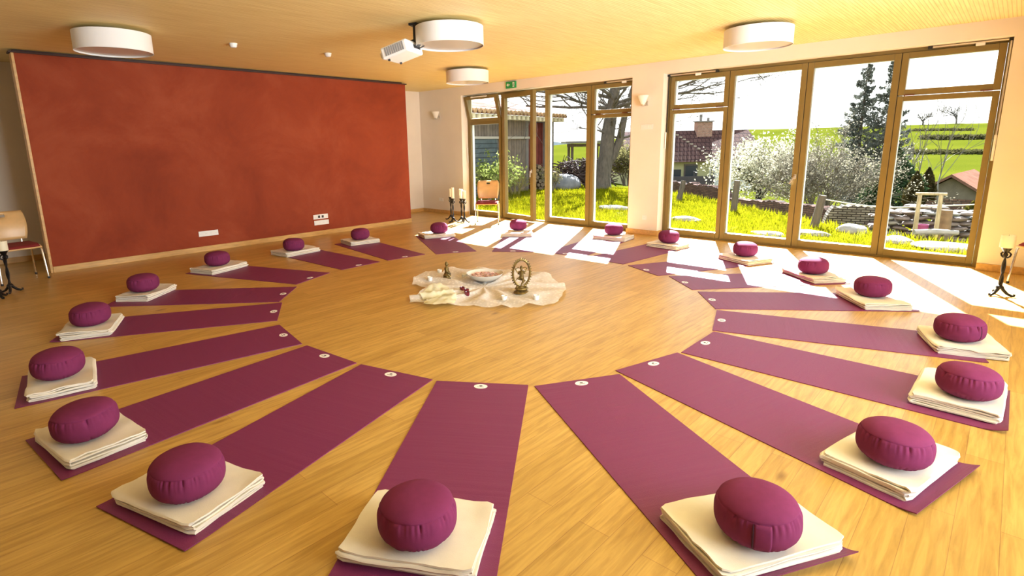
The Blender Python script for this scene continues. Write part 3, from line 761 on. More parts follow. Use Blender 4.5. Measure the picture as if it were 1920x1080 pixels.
# small seated figure
bd = thing('seated_statue', 'small brass seated meditating figure on the lace cloth, left of bowl', 'statue', (4.309, 4.831, 0.012), R(226))
q = MB(); q.lathe([(0.064, 0), (0.066, 0.012), (0.058, 0.02), (0.055, 0.03), (0.062, 0.038)], 24, T=Matrix.Scale(0.75, 4, (0, 1, 0))); q.build('pedestal', BRASS, bd, smooth=40)
q = MB()
q.lathe([(0.052, 0.038), (0.056, 0.05), (0.045, 0.066), (0.034, 0.08), (0.034, 0.105), (0.040, 0.125), (0.034, 0.142), (0.015, 0.152), (0.013, 0.160)], 24, T=Matrix.Scale(0.7, 4, (0, 1, 0)))
for s in (-1, 1):
    q.tube([(s * 0.012, 0.01, 0.05), (s * 0.058, 0.012, 0.052), (s * 0.05, 0.04, 0.048), (s * -0.01, 0.046, 0.046)], [0.018, 0.017, 0.014, 0.01], 8)
    q.tube([(s * 0.037, 0, 0.138), (s * 0.05, 0.004, 0.1), (s * 0.04, 0.026, 0.076), (s * 0.006, 0.036, 0.07)], [0.012, 0.0115, 0.009, 0.008], 8)
q.build('body', BRASS, bd, smooth=60)
q = MB(); q.ball((0, 0.002, 0.178), 0.021, sq=(0.95, 1, 1.15)); q.ball((0, -0.001, 0.202), 0.010)
q.tube([(0, 0.021, 0.183), (0, 0.026, 0.174), (0, 0.021, 0.171)], [0.002, 0.0035, 0.002], 6)
for s in (-1, 1): q.ball((s * 0.0205, 0, 0.174), 0.005, sq=(0.5, 0.8, 1.8))
q.build('head', BRASS, bd, smooth=60)

def tealight(x, y, label, glassy=True, z=0.012):
    t = thing('tea_light', label, 'candle', (x, y, z), group='tea lights on the lace cloth')
    q = MB(); q.lathe([(0.021, 0), (0.026, 0.004), (0.031, 0.048), (0.029, 0.05), (0.0245, 0.006), (0.004, 0.005)], 24); q.build('holder', mat('white_glass', (0.86, 0.86, 0.84), 0.1, spec=0.8), t, smooth=50)
    q = MB(); q.lathe([(0.0235, 0.006), (0.0285, 0.036), (0.004, 0.037)], 20); q.build('wax', WAX, t, smooth=50)
    q = MB(); q.tube([(0, 0, 0.036), (0.001, 0, 0.044)], 0.001, 5); q.build('wick', BLACK, t)
tealight(4.43, 5.10, 'white tea light behind the small seated figure, left of it')
tealight(4.10, 4.90, 'white tea light at the lace cloth\'s far left edge')
tealight(4.46, 4.68, 'white tea light just right of the small seated figure')
tealight(4.05, 3.66, 'white tea light at the front, left of the dancing statue')
tealight(4.28, 3.42, 'white tea light at the front, right of the dancing statue')
RED = mat('dark_red_glass', (0.14, 0.008, 0.02), 0.12, spec=0.8)
for x, y, lab in ((4.03, 4.27, 'dark red votive candle on the lace cloth, farther back of three'), (4.00, 4.17, 'dark red votive candle on the lace cloth, middle of three'), (3.92, 4.08, 'dark red votive candle on the lace cloth, nearest of three')):
    t = thing('votive_candle', lab, 'candle', (x, y, 0.012), group='red votive candles')
    q = MB(); q.lathe([(0.021, 0), (0.027, 0.01), (0.030, 0.042), (0.027, 0.044), (0.024, 0.03), (0.004, 0.028)], 20); q.build('holder', RED, t, smooth=50)
    q = MB(); q.tube([(0, 0, 0.028), (0, 0.001, 0.036)], 0.0012, 5); q.build('wick', BLACK, t)

# ------------------------------------------------------------------ candlesticks
def candlestick(x, y, h, label, rz=0.0, group='wrought iron candlesticks'):
    t = thing('candlestick', label, 'candlestick', (x, y, 0), rz, group)
    q = MB()
    for i in range(3):
        a = 2 * PI * i / 3
        P = [(0.012, 0.09), (0.03, 0.06), (0.06, 0.028), (0.095, 0.012), (0.115, 0.014), (0.118, 0.026), (0.106, 0.03)]
        q.tube([(r * math.cos(a), r * math.sin(a), z) for r, z in P], [0.016, 0.015, 0.014, 0.012, 0.010, 0.008, 0.006], 8)
    q.lathe([(0.02, 0.07), (0.034, 0.08), (0.03, 0.095), (0.016, 0.11)], 16)
    q.build('tripod_base', IRON, t, smooth=50)
    q = MB(); z0, z1 = 0.09, h - 0.06
    for s in range(2):
        q.tube([(0.009 * math.cos(9 * u * PI / 4 + s * PI), 0.009 * math.sin(9 * u * PI / 4 + s * PI), z0 + (z1 - z0) * u) for u in [i / 40 for i in range(41)]], 0.0095, 7)
    q.build('twisted_stem', IRON, t, smooth=50)
    q = MB()
    for i in range(3):
        a = 2 * PI * i / 3 + 0.5
        q.tube([(r * math.cos(a), r * math.sin(a), z1 + z) for r, z in ((0.012, -0.05), (0.035, -0.035), (0.042, -0.012), (0.028, 0.005), (0.012, 0.01))], [0.007, 0.009, 0.009, 0.008, 0.006], 7)
    q.ball((0, 0, z1 - 0.02), 0.02)
    q.build('scroll_knot', IRON, t, smooth=50)
    q = MB(); q.lathe([(0.01, z1), (0.022, z1 + 0.012), (0.042, z1 + 0.05), (0.052, z1 + 0.058), (0.052, h), (0.044, h), (0.03, h - 0.004), (0.002, h - 0.004)], 24); q.build('cup', IRON, t, smooth=50)
    return h - 0.004
def candle(x, y, z, r, h, label, lean=0.0, group='thick cream candles on the candlesticks'):
    t = thing('pillar_candle', label, 'candle', (x, y, z), group=group)
    q = MB(); n = 28
    prof = [(r * 0.97, 0), (r, 0.004), (r, h * 0.5), (r * 0.99, h - 0.006), (r * 0.93, h), (r * 0.7, h - 0.006), (0.002, h - 0.012)]
    q.lathe(prof, n, T=Matrix.Shear('XY', 4, (lean, 0)) if lean else None); q.build('wax', WAX, t, smooth=50)
    q = MB(); q.tube([(lean * h, 0, h - 0.013), (lean * h + 0.002, 0, h + 0.004)], 0.0015, 5); q.build('wick', BLACK, t)
for (x, y, hs, hc, r, rz, w) in ((8.10, 8.87, 0.50, 0.18, 0.034, 0.3, 'leftmost of four in the far corner'), (7.82, 8.50, 0.51, 0.23, 0.034, 1.0, 'second from left of four in the far corner'),
                             (7.99, 8.42, 0.50, 0.20, 0.040, 0.2, 'third from left of four in the far corner'), (7.96, 8.30, 0.50, 0.17, 0.036, 0.9, 'rightmost of four, beside the far chair'),
                             (0.60, 8.33, 0.50, 0.115, 0.050, 0.3, 'front one before the chair at the left edge'), (0.47, 8.10, 0.44, 0.10, 0.045, 0.8, 'farther left one, cut by the left edge'),
                             (7.449, -0.036, 0.50, 0.125, 0.058, 0.4, 'alone at the right edge')):
    z = candlestick(x, y, hs, 'black wrought iron candlestick with twisted stem, ' + w, rz)
    candle(x, y, z, r, hc, 'cream pillar candle on the candlestick, ' + w, lean=0.0)

# ------------------------------------------------------------------ chairs
def chair(label, loc, rz):
    """local +x is where the sitter looks"""
    t = thing('stacking_chair', label, 'chair', loc, rz, 'beech stacking chairs with red seats')
    sw, sdp, sh = 0.46, 0.42, 0.435
    q = MB(); V = []; F = []; n = 10
    for i in range(n + 1):
        x = -sdp / 2 + sdp * i / n
        for j in range(9):
            y = -sw / 2 + sw * j / 8; dz = -0.012 * (1 - (2 * y / sw) ** 2) * math.sin(PI * i / n) - (0.03 * ((i / n - 0.8) / 0.2) ** 2 if i / n > 0.8 else 0)
            V.append((x, y, sh + dz))
    for i in range(n):
        for j in range(8): a = i * 9 + j; F.append((a, a + 9, a + 10, a + 1))
    q.add(V, F); s_ = q.build('seat_shell', BEECH, t, smooth=50); m = s_.modifiers.new('solid', 'SOLIDIFY'); m.thickness = 0.012; m.offset = 1
    q = MB(); q.add([(p[0] * 0.93, p[1] * 0.93, p[2] + 0.013) for p in V], F); s_ = q.build('seat_pad', SEATRED, t, smooth=50); m = s_.modifiers.new('solid', 'SOLIDIFY'); m.thickness = 0.016; m.offset = 1
    q = MB(); V = []; F = []
    for i in range(11):
        z = 0.50 + 0.36 * i / 10; w = (0.40 + 0.06 * math.sin(PI * min(1, i / 10 * 0.8))) * (1 if i < 10 else 0.97)
        for j in range(13):
            y = -w / 2 + w * j / 12; V.append((-sdp / 2 + 0.02 - 0.10 * (i / 10) - 0.025 * (1 - (2 * y / w) ** 2) + 0.03 * math.sin(PI * i / 10), y, z))
    for i in range(10):
        for j in range(12):
            if i == 8 and j in (5, 6): continue                     # hand hole
            a = i * 13 + j; F.append((a, a + 13, a + 14, a + 1))
    q.add(V, F); s_ = q.build('backrest', BEECH, t, smooth=50); m = s_.modifiers.new('solid', 'SOLIDIFY'); m.thickness = 0.012
    rr_ = 0.011
    for sy in (-1, 1):
        y = sy * (sw / 2 - 0.005)
        q = MB(); q.tube([(sdp / 2 + 0.015, y + sy * 0.012, 0.012), (sdp / 2 - 0.012, y, 0.38), (sdp / 2 - 0.035, y - sy * 0.004, 0.417)], rr_, 10); f = q.build('leg', CHROME, t, smooth=50)
        q = MB(); q.tube([(sdp / 2 + 0.0155, y + sy * 0.012, 0.0), (sdp / 2 + 0.015, y + sy * 0.012, 0.025)], 0.014, 10); q.build('foot_cap', BLACK, f)
        q = MB(); q.tube([(-sdp / 2 - 0.03, y + sy * 0.012, 0.012), (-sdp / 2 + 0.01, y, 0.38), (-sdp / 2 + 0.035, y - sy * 0.004, 0.417)], rr_, 10); f = q.build('leg', CHROME, t, smooth=50)
        q = MB(); q.tube([(-sdp / 2 - 0.0305, y + sy * 0.012, 0.0), (-sdp / 2 - 0.03, y + sy * 0.012, 0.025)], 0.014, 10); q.build('foot_cap', BLACK, f)
        q = MB(); q.tube([(sdp / 2 - 0.035, y - sy * 0.004, 0.417), (-sdp / 2 + 0.035, y - sy * 0.004, 0.417)], rr_, 10); q.build('seat_rail', CHROME, t, smooth=50)
        q = MB(); yb = sy * 0.15; q.tube([(-sdp / 2 + 0.06, yb, 0.417), (-sdp / 2 - 0.015, yb, 0.43), (-sdp / 2 - 0.025, yb, 0.50), (-sdp / 2 - 0.04, yb, 0.66)], rr_, 10); q.build('back_support', CHROME, t, smooth=50)
    q = MB()
    for x in (-0.12, 0.12): q.tube([(x, -sw / 2 + 0.01, 0.417), (x, sw / 2 - 0.01, 0.417)], 0.009, 8)
    q.build('cross_bar', CHROME, t, smooth=50)
    return t
chair('beech stacking chair with red seat before the far window\'s left bay', (8.16, 7.81, 0), R(219))
chair('beech stacking chair with red seat at the photo\'s left edge', (0.765, 9.10, 0), R(-81))
chair('beech stacking chair with red seat cut off by the photo\'s right edge', (8.15, -0.42, 0), R(135))

# ------------------------------------------------------------------ ceiling lamps
def lamp(x, y, label, d=0.73, h=0.19, gap=0.04):
    t = thing('drum_ceiling_lamp', label, 'lamp', (x, y, H), group='white drum lamps on the ceiling')
    r = d / 2; z0 = -gap - h
    q = MB(); q.lathe([(r - 0.004, z0), (r, z0), (r, -gap), (r - 0.004, -gap)], 72, cap=False); q.build('lamp_shade', SHADE, t, smooth=40)
    q = MB(); q.tube([(r * math.cos(2 * PI * j / 72) * 0.999, r * math.sin(2 * PI * j / 72) * 0.999, z0) for j in range(73)], 0.004, 6, cap=False); q.build('rim', SHADE, t, smooth=40)
    q = MB(); q.lathe([(0.002, z0 + 0.012), (r - 0.006, z0 + 0.012), (r - 0.006, z0 + 0.018), (0.002, z0 + 0.018)], 64); q.build('diffuser', DIFFUSER, t, smooth=40)
    q = MB(); q.lathe([(0.002, -gap - 0.004), (r - 0.006, -gap - 0.004), (r - 0.006, -gap), (0.002, -gap)], 64); q.build('top_plate', SHADE, t, smooth=40)
    q = MB(); q.lathe([(0.12, 0), (0.12, -gap)], 32); q.build('ceiling_mount', PLASTIC, t, smooth=40)
lamp(1.745, 7.23, 'white drum ceiling lamp above the red wall\'s left half')
lamp(4.26, 4.60, 'white drum ceiling lamp in the middle, beside the projector')
lamp(6.89, 7.02, 'white drum ceiling lamp farthest back, below the green sign')
lamp(7.00, 2.34, 'white drum ceiling lamp before the near window')

# projector
pj = thing('projector', 'white projector hung from the ceiling beside the middle lamp', 'projector', (3.88, 4.95, H), R(24))
TP = Matrix.Translation((0, 0, -0.285)) @ Matrix.Rotation(R(-15), 4, 'X')
q = MB(); q.box((0, 0, 0), (0.37, 0.32, 0.125), T=TP); q.build('body', PLASTIC, pj, bevel=0.02)
q = MB(); q.tube([(-0.08, 0.155, 0.005), (-0.08, 0.20, 0.008)], [0.045, 0.042], 20, T=TP); l_ = q.build('lens', PLASTIC, pj, smooth=40)
q = MB(); q.tube([(-0.08, 0.195, 0.008), (-0.08, 0.203, 0.008)], 0.032, 18, T=TP); q.build('lens_glass', BLACK, l_)
q = MB()
for i in range(9): q.box((-0.186, -0.11 + i * 0.026, 0.002), (0.006, 0.017, 0.085), T=TP)
q.build('vent_grille', GREYP, pj)
q = MB()
for i in range(5): q.box((-0.02 + i * 0.032, -0.162, 0.0), (0.020, 0.006, 0.035), T=TP)
q.build('rear_ports', BLACK, pj)
q = MB(); q.box((0, 0.02, 0.068), (0.17, 0.14, 0.012), T=TP); q.tube([(0.0, 0.02, -0.215), (0.03, -0.06, -0.19), (0.055, -0.13, -0.17)], 0.014, 10); q.tube([(0.055, -0.13, -0.20), (0.055, -0.13, -0.02)], 0.016, 12); q.box((0.055, -0.13, -0.012), (0.09, 0.09, 0.024))
for a_ in (-1, 1): q.tube([(0.07 * a_, 0.0, -0.21), (0.055, -0.13, -0.175)], 0.008, 6)
q.build('ceiling_mount', BLACK, pj)
q = MB()
q.tube([(0.06, -0.155, -0.24), (0.09, -0.20, -0.20), (0.10, -0.18, -0.14), (0.08, -0.15, -0.06), (0.07, -0.14, -0.01)], 0.008, 6)
q.tube([(0.10, -0.155, -0.25), (0.15, -0.21, -0.21), (0.14, -0.18, -0.14), (0.09, -0.14, -0.05), (0.08, -0.12, -0.01)], 0.007, 6)
q.tube([(0.02, -0.155, -0.24), (0.04, -0.21, -0.19), (0.03, -0.19, -0.12), (0.05, -0.15, -0.03)], 0.006, 6)
q.build('cables', BLACK, pj, smooth=60)
for a_ in (-0.13, 0.13):
    q = MB(); q.tube([(a_, 0.11, -0.062), (a_, 0.11, -0.08)], 0.013, 10, T=TP); q.build('foot', BLACK, pj)

def detector(x, y, label):
    t = thing('smoke_detector', label, 'detector', (x, y, H), group='white ceiling detectors')
    q = MB(); q.lathe([(0.048, 0), (0.048, -0.014)], 24); q.build('base', PLASTIC, t, smooth=40)
    q = MB(); q.lathe([(0.044, -0.014), (0.042, -0.035), (0.03, -0.048), (0.002, -0.05)], 24); q.build('cover', PLASTIC, t, smooth=40)
detector(3.02, 7.20, 'small white ceiling detector between left lamp and middle lamp, left one')
detector(4.27, 7.10, 'small white ceiling detector right of the other, nearer the projector')

# exit sign
ex = thing('exit_sign', 'small green emergency exit sign above the far window', 'sign', (XR, 7.66, 2.79))
q = MB(); q.box((-0.02, 0, 0), (0.04, 0.26, 0.13)); q.build('housing', GREEN, ex, bevel=0.004)
q = MB(); xf = -0.0415
def flat(poly):
    poly = [(-a, c) for a, c in poly]
    q.add([(xf, a, c) for a, c in poly] + [(xf + 0.002, a, c) for a, c in poly], [tuple(range(len(poly)))] + [tuple(range(2 * len(poly) - 1, len(poly) - 1, -1))] + [(i, (i + 1) % len(poly), (i + 1) % len(poly) + len(poly), i + len(poly)) for i in range(len(poly))])
flat([(0.105, -0.045), (0.105, 0.045), (0.055, 0.045), (0.055, -0.045)])
flat([(-0.02, 0.008), (-0.06, 0.008), (-0.06, 0.034), (-0.108, 0.0), (-0.06, -0.034), (-0.06, -0.008), (-0.02, -0.008)])
q.build('pictogram', mat('sign_white', (0.85, 0.9, 0.85), 0.4), ex)
q = MB(); xf = -0.0445
flat([(0.085, 0.028), (0.075, 0.036), (0.068, 0.028), (0.075, 0.02)]); flat([(0.09, 0.015), (0.07, 0.018), (0.066, -0.01), (0.05, -0.035), (0.058, -0.038), (0.075, -0.012), (0.09, -0.02), (0.098, -0.036), (0.102, -0.03), (0.094, -0.012), (0.082, -0.004), (0.083, 0.008), (0.095, 0.0), (0.097, 0.006)])
q.build('running_figure', GREEN, ex)

def sconce(y, z, label):
    t = thing('wall_sconce', label, 'lamp', (XR, y, z), group='small white wall uplights')
    q = MB(); q.lathe([(0.028, -0.07), (0.04, -0.05), (0.085, 0.06), (0.09, 0.08), (0.084, 0.08), (0.034, -0.045), (0.004, -0.05)], 28, T=Matrix.Translation((-0.10, 0, 0)))
    q.build('glass_shade', mat('opal_glass', (0.84, 0.80, 0.74), 0.25), t, smooth=50)
    q = MB(); q.box((-0.012, 0, -0.05), (0.024, 0.09, 0.07)); q.tube([(-0.02, 0, -0.06), (-0.10, 0, -0.075)], 0.012, 8); q.lathe([(0.012, -0.095), (0.035, -0.085), (0.032, -0.062)], 20, T=Matrix.Translation((-0.10, 0, 0))); q.build('wall_bracket', STEEL, t)
sconce(9.93, 2.30, 'small white uplight sconce on the wall in the far corner')
sconce(4.66, 2.28, 'small white uplight sconce on the pillar between the windows')

def plate(name, label, cat, loc, face, w, h, kinds, group):
    """face 'y': on the red wall (looks to -y); 'x': on the window wall (looks to -x)"""
    t = thing(name, label, cat, loc, 0 if face == 'y' else R(-90), group)
    q = MB(); q.box((0, -0.005, 0), (w, 0.010, h)); q.build('cover_plate', PLASTIC, t, bevel=0.003)
    n = len(kinds)
    for i, kd in enumerate(kinds):
        x = -w / 2 + w * (i + 0.5) / n
        q = MB()
        if kd == 's':
            q.lathe([(0.021, -0.0105), (0.021, -0.012), (0.018, -0.012), (0.018, -0.0107), (0.001, -0.0107)], 20, T=Matrix.Translation((x, 0, 0)) @ Matrix.Rotation(R(90), 4, 'X') @ Matrix.Scale(-1, 4, (0, 0, 1)))
            so = q.build('socket', PLASTIC, t, smooth=30)
            q = MB()
            for s in (-1, 1): q.tube([(x + s * 0.009, -0.0105, 0), (x + s * 0.009, -0.0118, 0)], 0.0028, 8)
            q.build('pin_hole', GREYP, so)
        elif kd == 'd':
            q.box((x, -0.0115, 0), (0.04, 0.004, 0.045)); q.build('data_port', BLACK, t)
        else:
            q.box((x, -0.0115, 0), (0.052, 0.004, 0.052)); q.build('rocker', PLASTIC, t, bevel=0.002)
    return t
plate('socket_plate', 'white four-gang socket plate on the red wall, left one', 'socket', (3.17, PY0, 0.285), 'y', 0.30, 0.085, 'ssss', 'socket plates on the red wall')
plate('socket_plate', 'white plate with black ports on the red wall, upper right one', 'socket', (5.17, PY0, 0.345), 'y', 0.30, 0.085, 'sdds', 'socket plates on the red wall')
plate('socket_plate', 'white four-gang socket plate on the red wall, lower right one', 'socket', (5.18, PY0, 0.235), 'y', 0.30, 0.085, 'ssss', 'socket plates on the red wall')
plate('switch_plate', 'white switch plate on the pillar between the windows', 'switch', (XR, 4.62, 1.85), 'x', 0.225, 0.08, 'rrr', None)
plate('wall_socket', 'white socket low on the pillar between the windows', 'socket', (XR, 4.60, 0.30), 'x', 0.08, 0.08, 's', None)
plate('wall_socket', 'white double socket low on the wall in the far corner', 'socket', (XR, 9.95, 0.33), 'x', 0.15, 0.08, 'ss', None)

# ================================================================== outdoors
OUT = 0.8
def np_quads(pts, size, rnd, aspect=0.6, flat=0.0):
    n = len(pts); rs = np.random.RandomState(rnd)
    a = rs.normal(size=(n, 3)); a /= np.linalg.norm(a, axis=1)[:, None]
    if flat: a[:, 2] *= (1 - flat)
    c = np.cross(a, rs.normal(size=(n, 3))); c /= (np.linalg.norm(c, axis=1)[:, None] + 1e-9)
    s = size * (0.6 + 0.8 * rs.rand(n))[:, None]
    a = a * s; c = c * s * aspect
    V = np.stack([pts - a, pts - c * 0.9, pts + a, pts + c * 0.9], 1).reshape(-1, 3)
    F = np.arange(4 * n).reshape(-1, 4)
    return V, F

def branch(mb, p, d, L, r, depth, rnd, ends, spread=0.6, up=0.15, kids=3, segs=4, minr=0.004, shrink=0.66):
    P = [Vector(p)]; rad = [r]; d = Vector(d).normalized()
    for i in range(segs):
        d = (d + Vector((rnd.gauss(0, 0.14), rnd.gauss(0, 0.14), rnd.gauss(0, 0.08) + up * 0.25))).normalized()
        P.append(P[-1] + d * (L / segs)); rad.append(max(minr, r * (1 - 0.42 * (i + 1) / segs)))
    mb.tube(P, rad, 7 if r > 0.05 else 5 if r > 0.02 else 3, cap=False)
    ends.append(P[-1].copy())
    if depth <= 0: return
    for k in range(kids):
        t = rnd.uniform(0.35, 1.0); i = min(segs - 1, int(t * segs)); q = P[i].lerp(P[i + 1], t * segs - i)
        nd = (d + Vector((rnd.gauss(0, spread), rnd.gauss(0, spread), rnd.gauss(0, spread * 0.6) + up))).normalized()
        branch(mb, q, nd, L * rnd.uniform(0.5, 0.8), max(minr, rad[i] * shrink * 0.85), depth - 1, rnd, ends, spread, up, kids, segs, minr, shrink)

GB = mat('meadow_ground', (0.085, 0.085, 0.0025), 0.95, col2=(0.115, 0.105, 0.003), scale=1.6, spec=0.0)
GRASS = leafy('grass_blades', (0.17, 0.185, 0.004), (0.29, 0.265, 0.007), 0.5, 3.0)
def ground_z(x, y):
    """lawn near the house, dropping into a dip, rising to the far hill"""
    s = (x - 9) * 0.86 - (y - 3) * 0.12                  # distance outward
    lawn_end = 2.6 + min(4.4, max(0, y - 1.7) * 0.66) - 0.15 * max(0, 1.7 - y)
    z = -0.07
    d = s - lawn_end
    if d > 0:
        z -= min(2.6, 0.10 * d) if y > 10 else min(2.7, 0.55 * (1 - math.exp(-d / 1.5)) + 0.075 * d)
    D = math.hypot(x, y)
    if D > 46:
        t = min(1.0, (D - 46) / 130); z += (7.4) * (t ** 1.15) if y < 75 else 3.0 * t
    if D > 200: z -= (D - 200) * 0.12
    return z
ys = list(np.linspace(-140, -8, 18)) + list(np.linspace(-6, 22, 50)) + list(np.geomspace(23, 260, 26)); ny = len(ys)
HILL = mat('hill_meadow', (0.052, 0.062, 0.006), 0.95, col2=(0.074, 0.080, 0.008), scale=0.12, spec=0.0)
for nm, xs, gm, lb_ in (('lawn', [9.06] + list(np.linspace(9.4, 24, 40)), GB, 'sunlit yellow-green lawn outside the glazing'), ('meadow', list(np.geomspace(24, 330, 47)), HILL, 'green meadow rising to the hill crest')):
    V = [(x, y, ground_z(x, y)) for x in xs for y in ys]
    F = [(i * ny + j, (i + 1) * ny + j, (i + 1) * ny + j + 1, i * ny + j + 1) for i in range(len(xs) - 1) for j in range(ny - 1)]
    q = MB(); q.add(V, F); struct(q.build(nm, gm, smooth=80), lb_, 'ground')
q = MB(); q.b2((XO, -6, -0.30), (9.40, 12, -0.04)); struct(q.build('terrace_strip', mat('pale_concrete', (0.5, 0.47, 0.42), 0.9)), 'pale strip outside the glazing', 'paving')
# grass blades on the lawn
rs = np.random.RandomState(3); n = 52000
gx = 9.42 + 12 * rs.rand(n) ** 1.5; gy = -2.5 + 20 * rs.rand(n)
ln = 2.6 + np.minimum(4.4, np.maximum(0, gy - 1.7) * 0.66) - 0.15 * np.maximum(0, 1.7 - gy); keep = ((gx - 9) * 0.86 - (gy - 3) * 0.12) < ln + 0.15
gx, gy = gx[keep], gy[keep]; n = len(gx)
gz = np.array([ground_z(a, c) for a, c in zip(gx, gy)]) - 0.01
hh = (0.05 + 0.09 * rs.rand(n)); an = rs.rand(n) * 2 * PI; w = 0.007 + 0.007 * rs.rand(n)
base = np.stack([gx, gy, gz], 1); side = np.stack([np.cos(an), np.sin(an), 0 * an], 1) * w[:, None]
tip = base + np.stack([rs.normal(0, 0.03, n), rs.normal(0, 0.03, n), hh], 1)
V = np.stack([base - side, base + side, tip], 1).reshape(-1, 3)
o = np_mesh('grass', V, np.arange(3 * n).reshape(-1, 3), GRASS); tag(o, 'fresh yellow-green grass blades covering the lawn outside', 'grass', kind='stuff')

# flat stones in the lawn
STONE = mat('pale_stone', (0.27, 0.25, 0.22), 0.9, var=0.25, scale=4, bump=0.5, bscale=8, bdist=0.03)
GSTONE = mat('grey_stone', (0.22, 0.21, 0.21), 0.9, var=0.3, scale=3, bump=0.6, bscale=6, bdist=0.04)
def rock(name, label, loc, sz, seed, material, group=None, rz=0.0, cat='stone'):
    q = MB(); q.ball((0, 0, 0), 1.0, 18, 11); V = []
    for p in q.v:
        v = Vector(p); f = 1 + 0.22 * sn(v.x * 1.4 + seed, v.y * 1.4, v.z * 1.4) + 0.08 * sn(v.x * 4, v.y * 4 + seed, v.z * 4)
        V.append((v.x * f * sz[0], v.y * f * sz[1], v.z * f * sz[2]))
    q.v = V
    return tag(q.build(name, material, loc=loc, smooth=50, rot=(0, 0, rz)), label, cat, group)
rock('flat_stone', 'pale flat stone in the lawn, left bay of the near window', (11.4, 5.0, -0.05), (0.20, 0.30, 0.07), 1, STONE, 'flat stones set in the lawn')
rock('flat_stone', 'pale flat stone in the lawn, second bay, near the frame', (10.4, 3.05, -0.05), (0.16, 0.28, 0.06), 2, STONE, 'flat stones set in the lawn')
rock('flat_stone', 'pale flat stone left of another in the third bay', (10.9, 2.5, -0.05), (0.16, 0.34, 0.06), 3, STONE, 'flat stones set in the lawn')
rock('flat_stone', 'pale thick stone in the third bay, behind the fence rope', (11.6, 2.0, -0.03), (0.18, 0.24, 0.11), 4, STONE, 'flat stones set in the lawn')
rock('flat_stone', 'pale flat stone at the left of the rightmost bay', (10.9, 1.25, -0.05), (0.2, 0.22, 0.08), 5, STONE, 'flat stones set in the lawn')
rock('flat_stone', 'broad pale flat stone at bottom of the rightmost bay', (10.65, 0.62, -0.05), (0.28, 0.46, 0.08), 6, STONE, 'flat stones set in the lawn')
rock('flat_stone', 'pale flat stone in the lawn, right bay of far window', (12.4, 7.35, -0.05), (0.22, 0.5, 0.07), 7, STONE, 'flat stones set in the lawn')
rock('boulder', 'big grey boulder at the foot of the woodpile', (17.2, 12.35, 0.10), (0.62, 0.55, 0.36), 8, GSTONE)
rock('boulder', 'grey boulder seen through the glass door', (17.0, 13.75, 0.02), (0.42, 0.4, 0.22), 9, GSTONE)

# fence posts and rope
OLDW = mat('weathered_wood', (0.105, 0.080, 0.055), 0.9, var=0.3, scale=5, stretch=(6, 6, 1), bump=0.4, bscale=12)
LIGHTW = mat('greyed_timber', (0.36, 0.28, 0.16), 0.85, var=0.25, scale=5, stretch=(6, 6, 1), bump=0.3, bscale=12)
def post(x, y, h, r, label, lean=(0, 0), z=-0.12):
    q = MB(); q.tube([(0, 0, 0), (lean[0] * 0.5, lean[1] * 0.5, h * 0.5), (lean[0], lean[1], h)], [r, r * 0.96, r * 0.9], 10)
    return tag(q.build('fence_post', OLDW, loc=(x, y, z), smooth=40), label, 'post', 'dark wooden fence posts on the lawn edge')
post(15.22, 6.93, 0.62, 0.075, 'dark leaning fence post before the yellow house', (0.08, -0.09))
post(13.60, 4.80, 0.78, 0.075, 'dark fence post at the left of the second bay', (0.02, -0.03))
post(11.95, 2.69, 0.66, 0.075, 'dark leaning fence post carrying the rope', (0.03, -0.09))
q = MB(); q.tube([(11.98, 2.62, 0.47), (12.1, 2.2, 0.40), (12.3, 1.7, 0.33), (12.6, 1.1, 0.36), (13.0, 0.3, 0.42), (13.5, -0.6, 0.5)], 0.012, 6)
tag(q.build('fence_rope', mat('pale_rope', (0.55, 0.52, 0.46), 0.9), smooth=60), 'pale rope strung from the leaning fence post to the right', 'rope')

# timber frame, log bench and stump in the right bay
tf = thing('timber_stand', 'narrow weathered timber stand of two posts and a crossbar', 'stand', (12.25, 1.03, -0.14))
for yy, xx in ((0.13, -0.05), (-0.15, 0.08)):
    q = MB(); q.tube([(xx, yy, 0), (xx + 0.02, yy, 0.74)], [0.036, 0.032], 8); q.build('post', LIGHTW, tf, smooth=40)
q = MB(); q.tube([(-0.06, 0.19, 0.76), (0.14, -0.22, 0.755)], 0.026, 8); q.build('crossbar', LIGHTW, tf, smooth=40)
lb = thing('log_bench', 'low pale log bench before the timber stand', 'bench', (11.72, 0.84, -0.11), R(-62))
q = MB(); q.tube([(-0.30, 0, 0.13), (0, 0.01, 0.145), (0.32, 0, 0.135)], [0.045, 0.05, 0.04], 10); q.build('seat_log', STONE, lb, smooth=50)
for s in (-0.2, 0.16):
    q = MB(); q.box((s, 0, 0.05), (0.12, 0.10, 0.11)); q.build('support_block', OLDW, lb, bevel=0.01)
q = MB(); q.lathe([(0.10, 0), (0.09, 0.1), (0.085, 0.50), (0.0, 0.51)], 16); tag(q.build('tree_stump', mat('brown_stump', (0.19, 0.115, 0.06), 0.9, var=0.3, scale=9), loc=(12.50, 0.78, -0.17), smooth=40), 'slim brown tree stump behind the timber stand', 'stump')
q = MB(); q.lathe([(0.06, 0), (0.085, 0.22), (0.078, 0.22), (0.06, 0.02), (0.001, 0.02)], 18); tag(q.build('plant_pot', mat('magenta_pot', (0.26, 0.035, 0.14), 0.5), loc=(12.50, 1.08, -0.17), smooth=40), 'magenta pot behind the timber stand, left of the stump', 'pot')

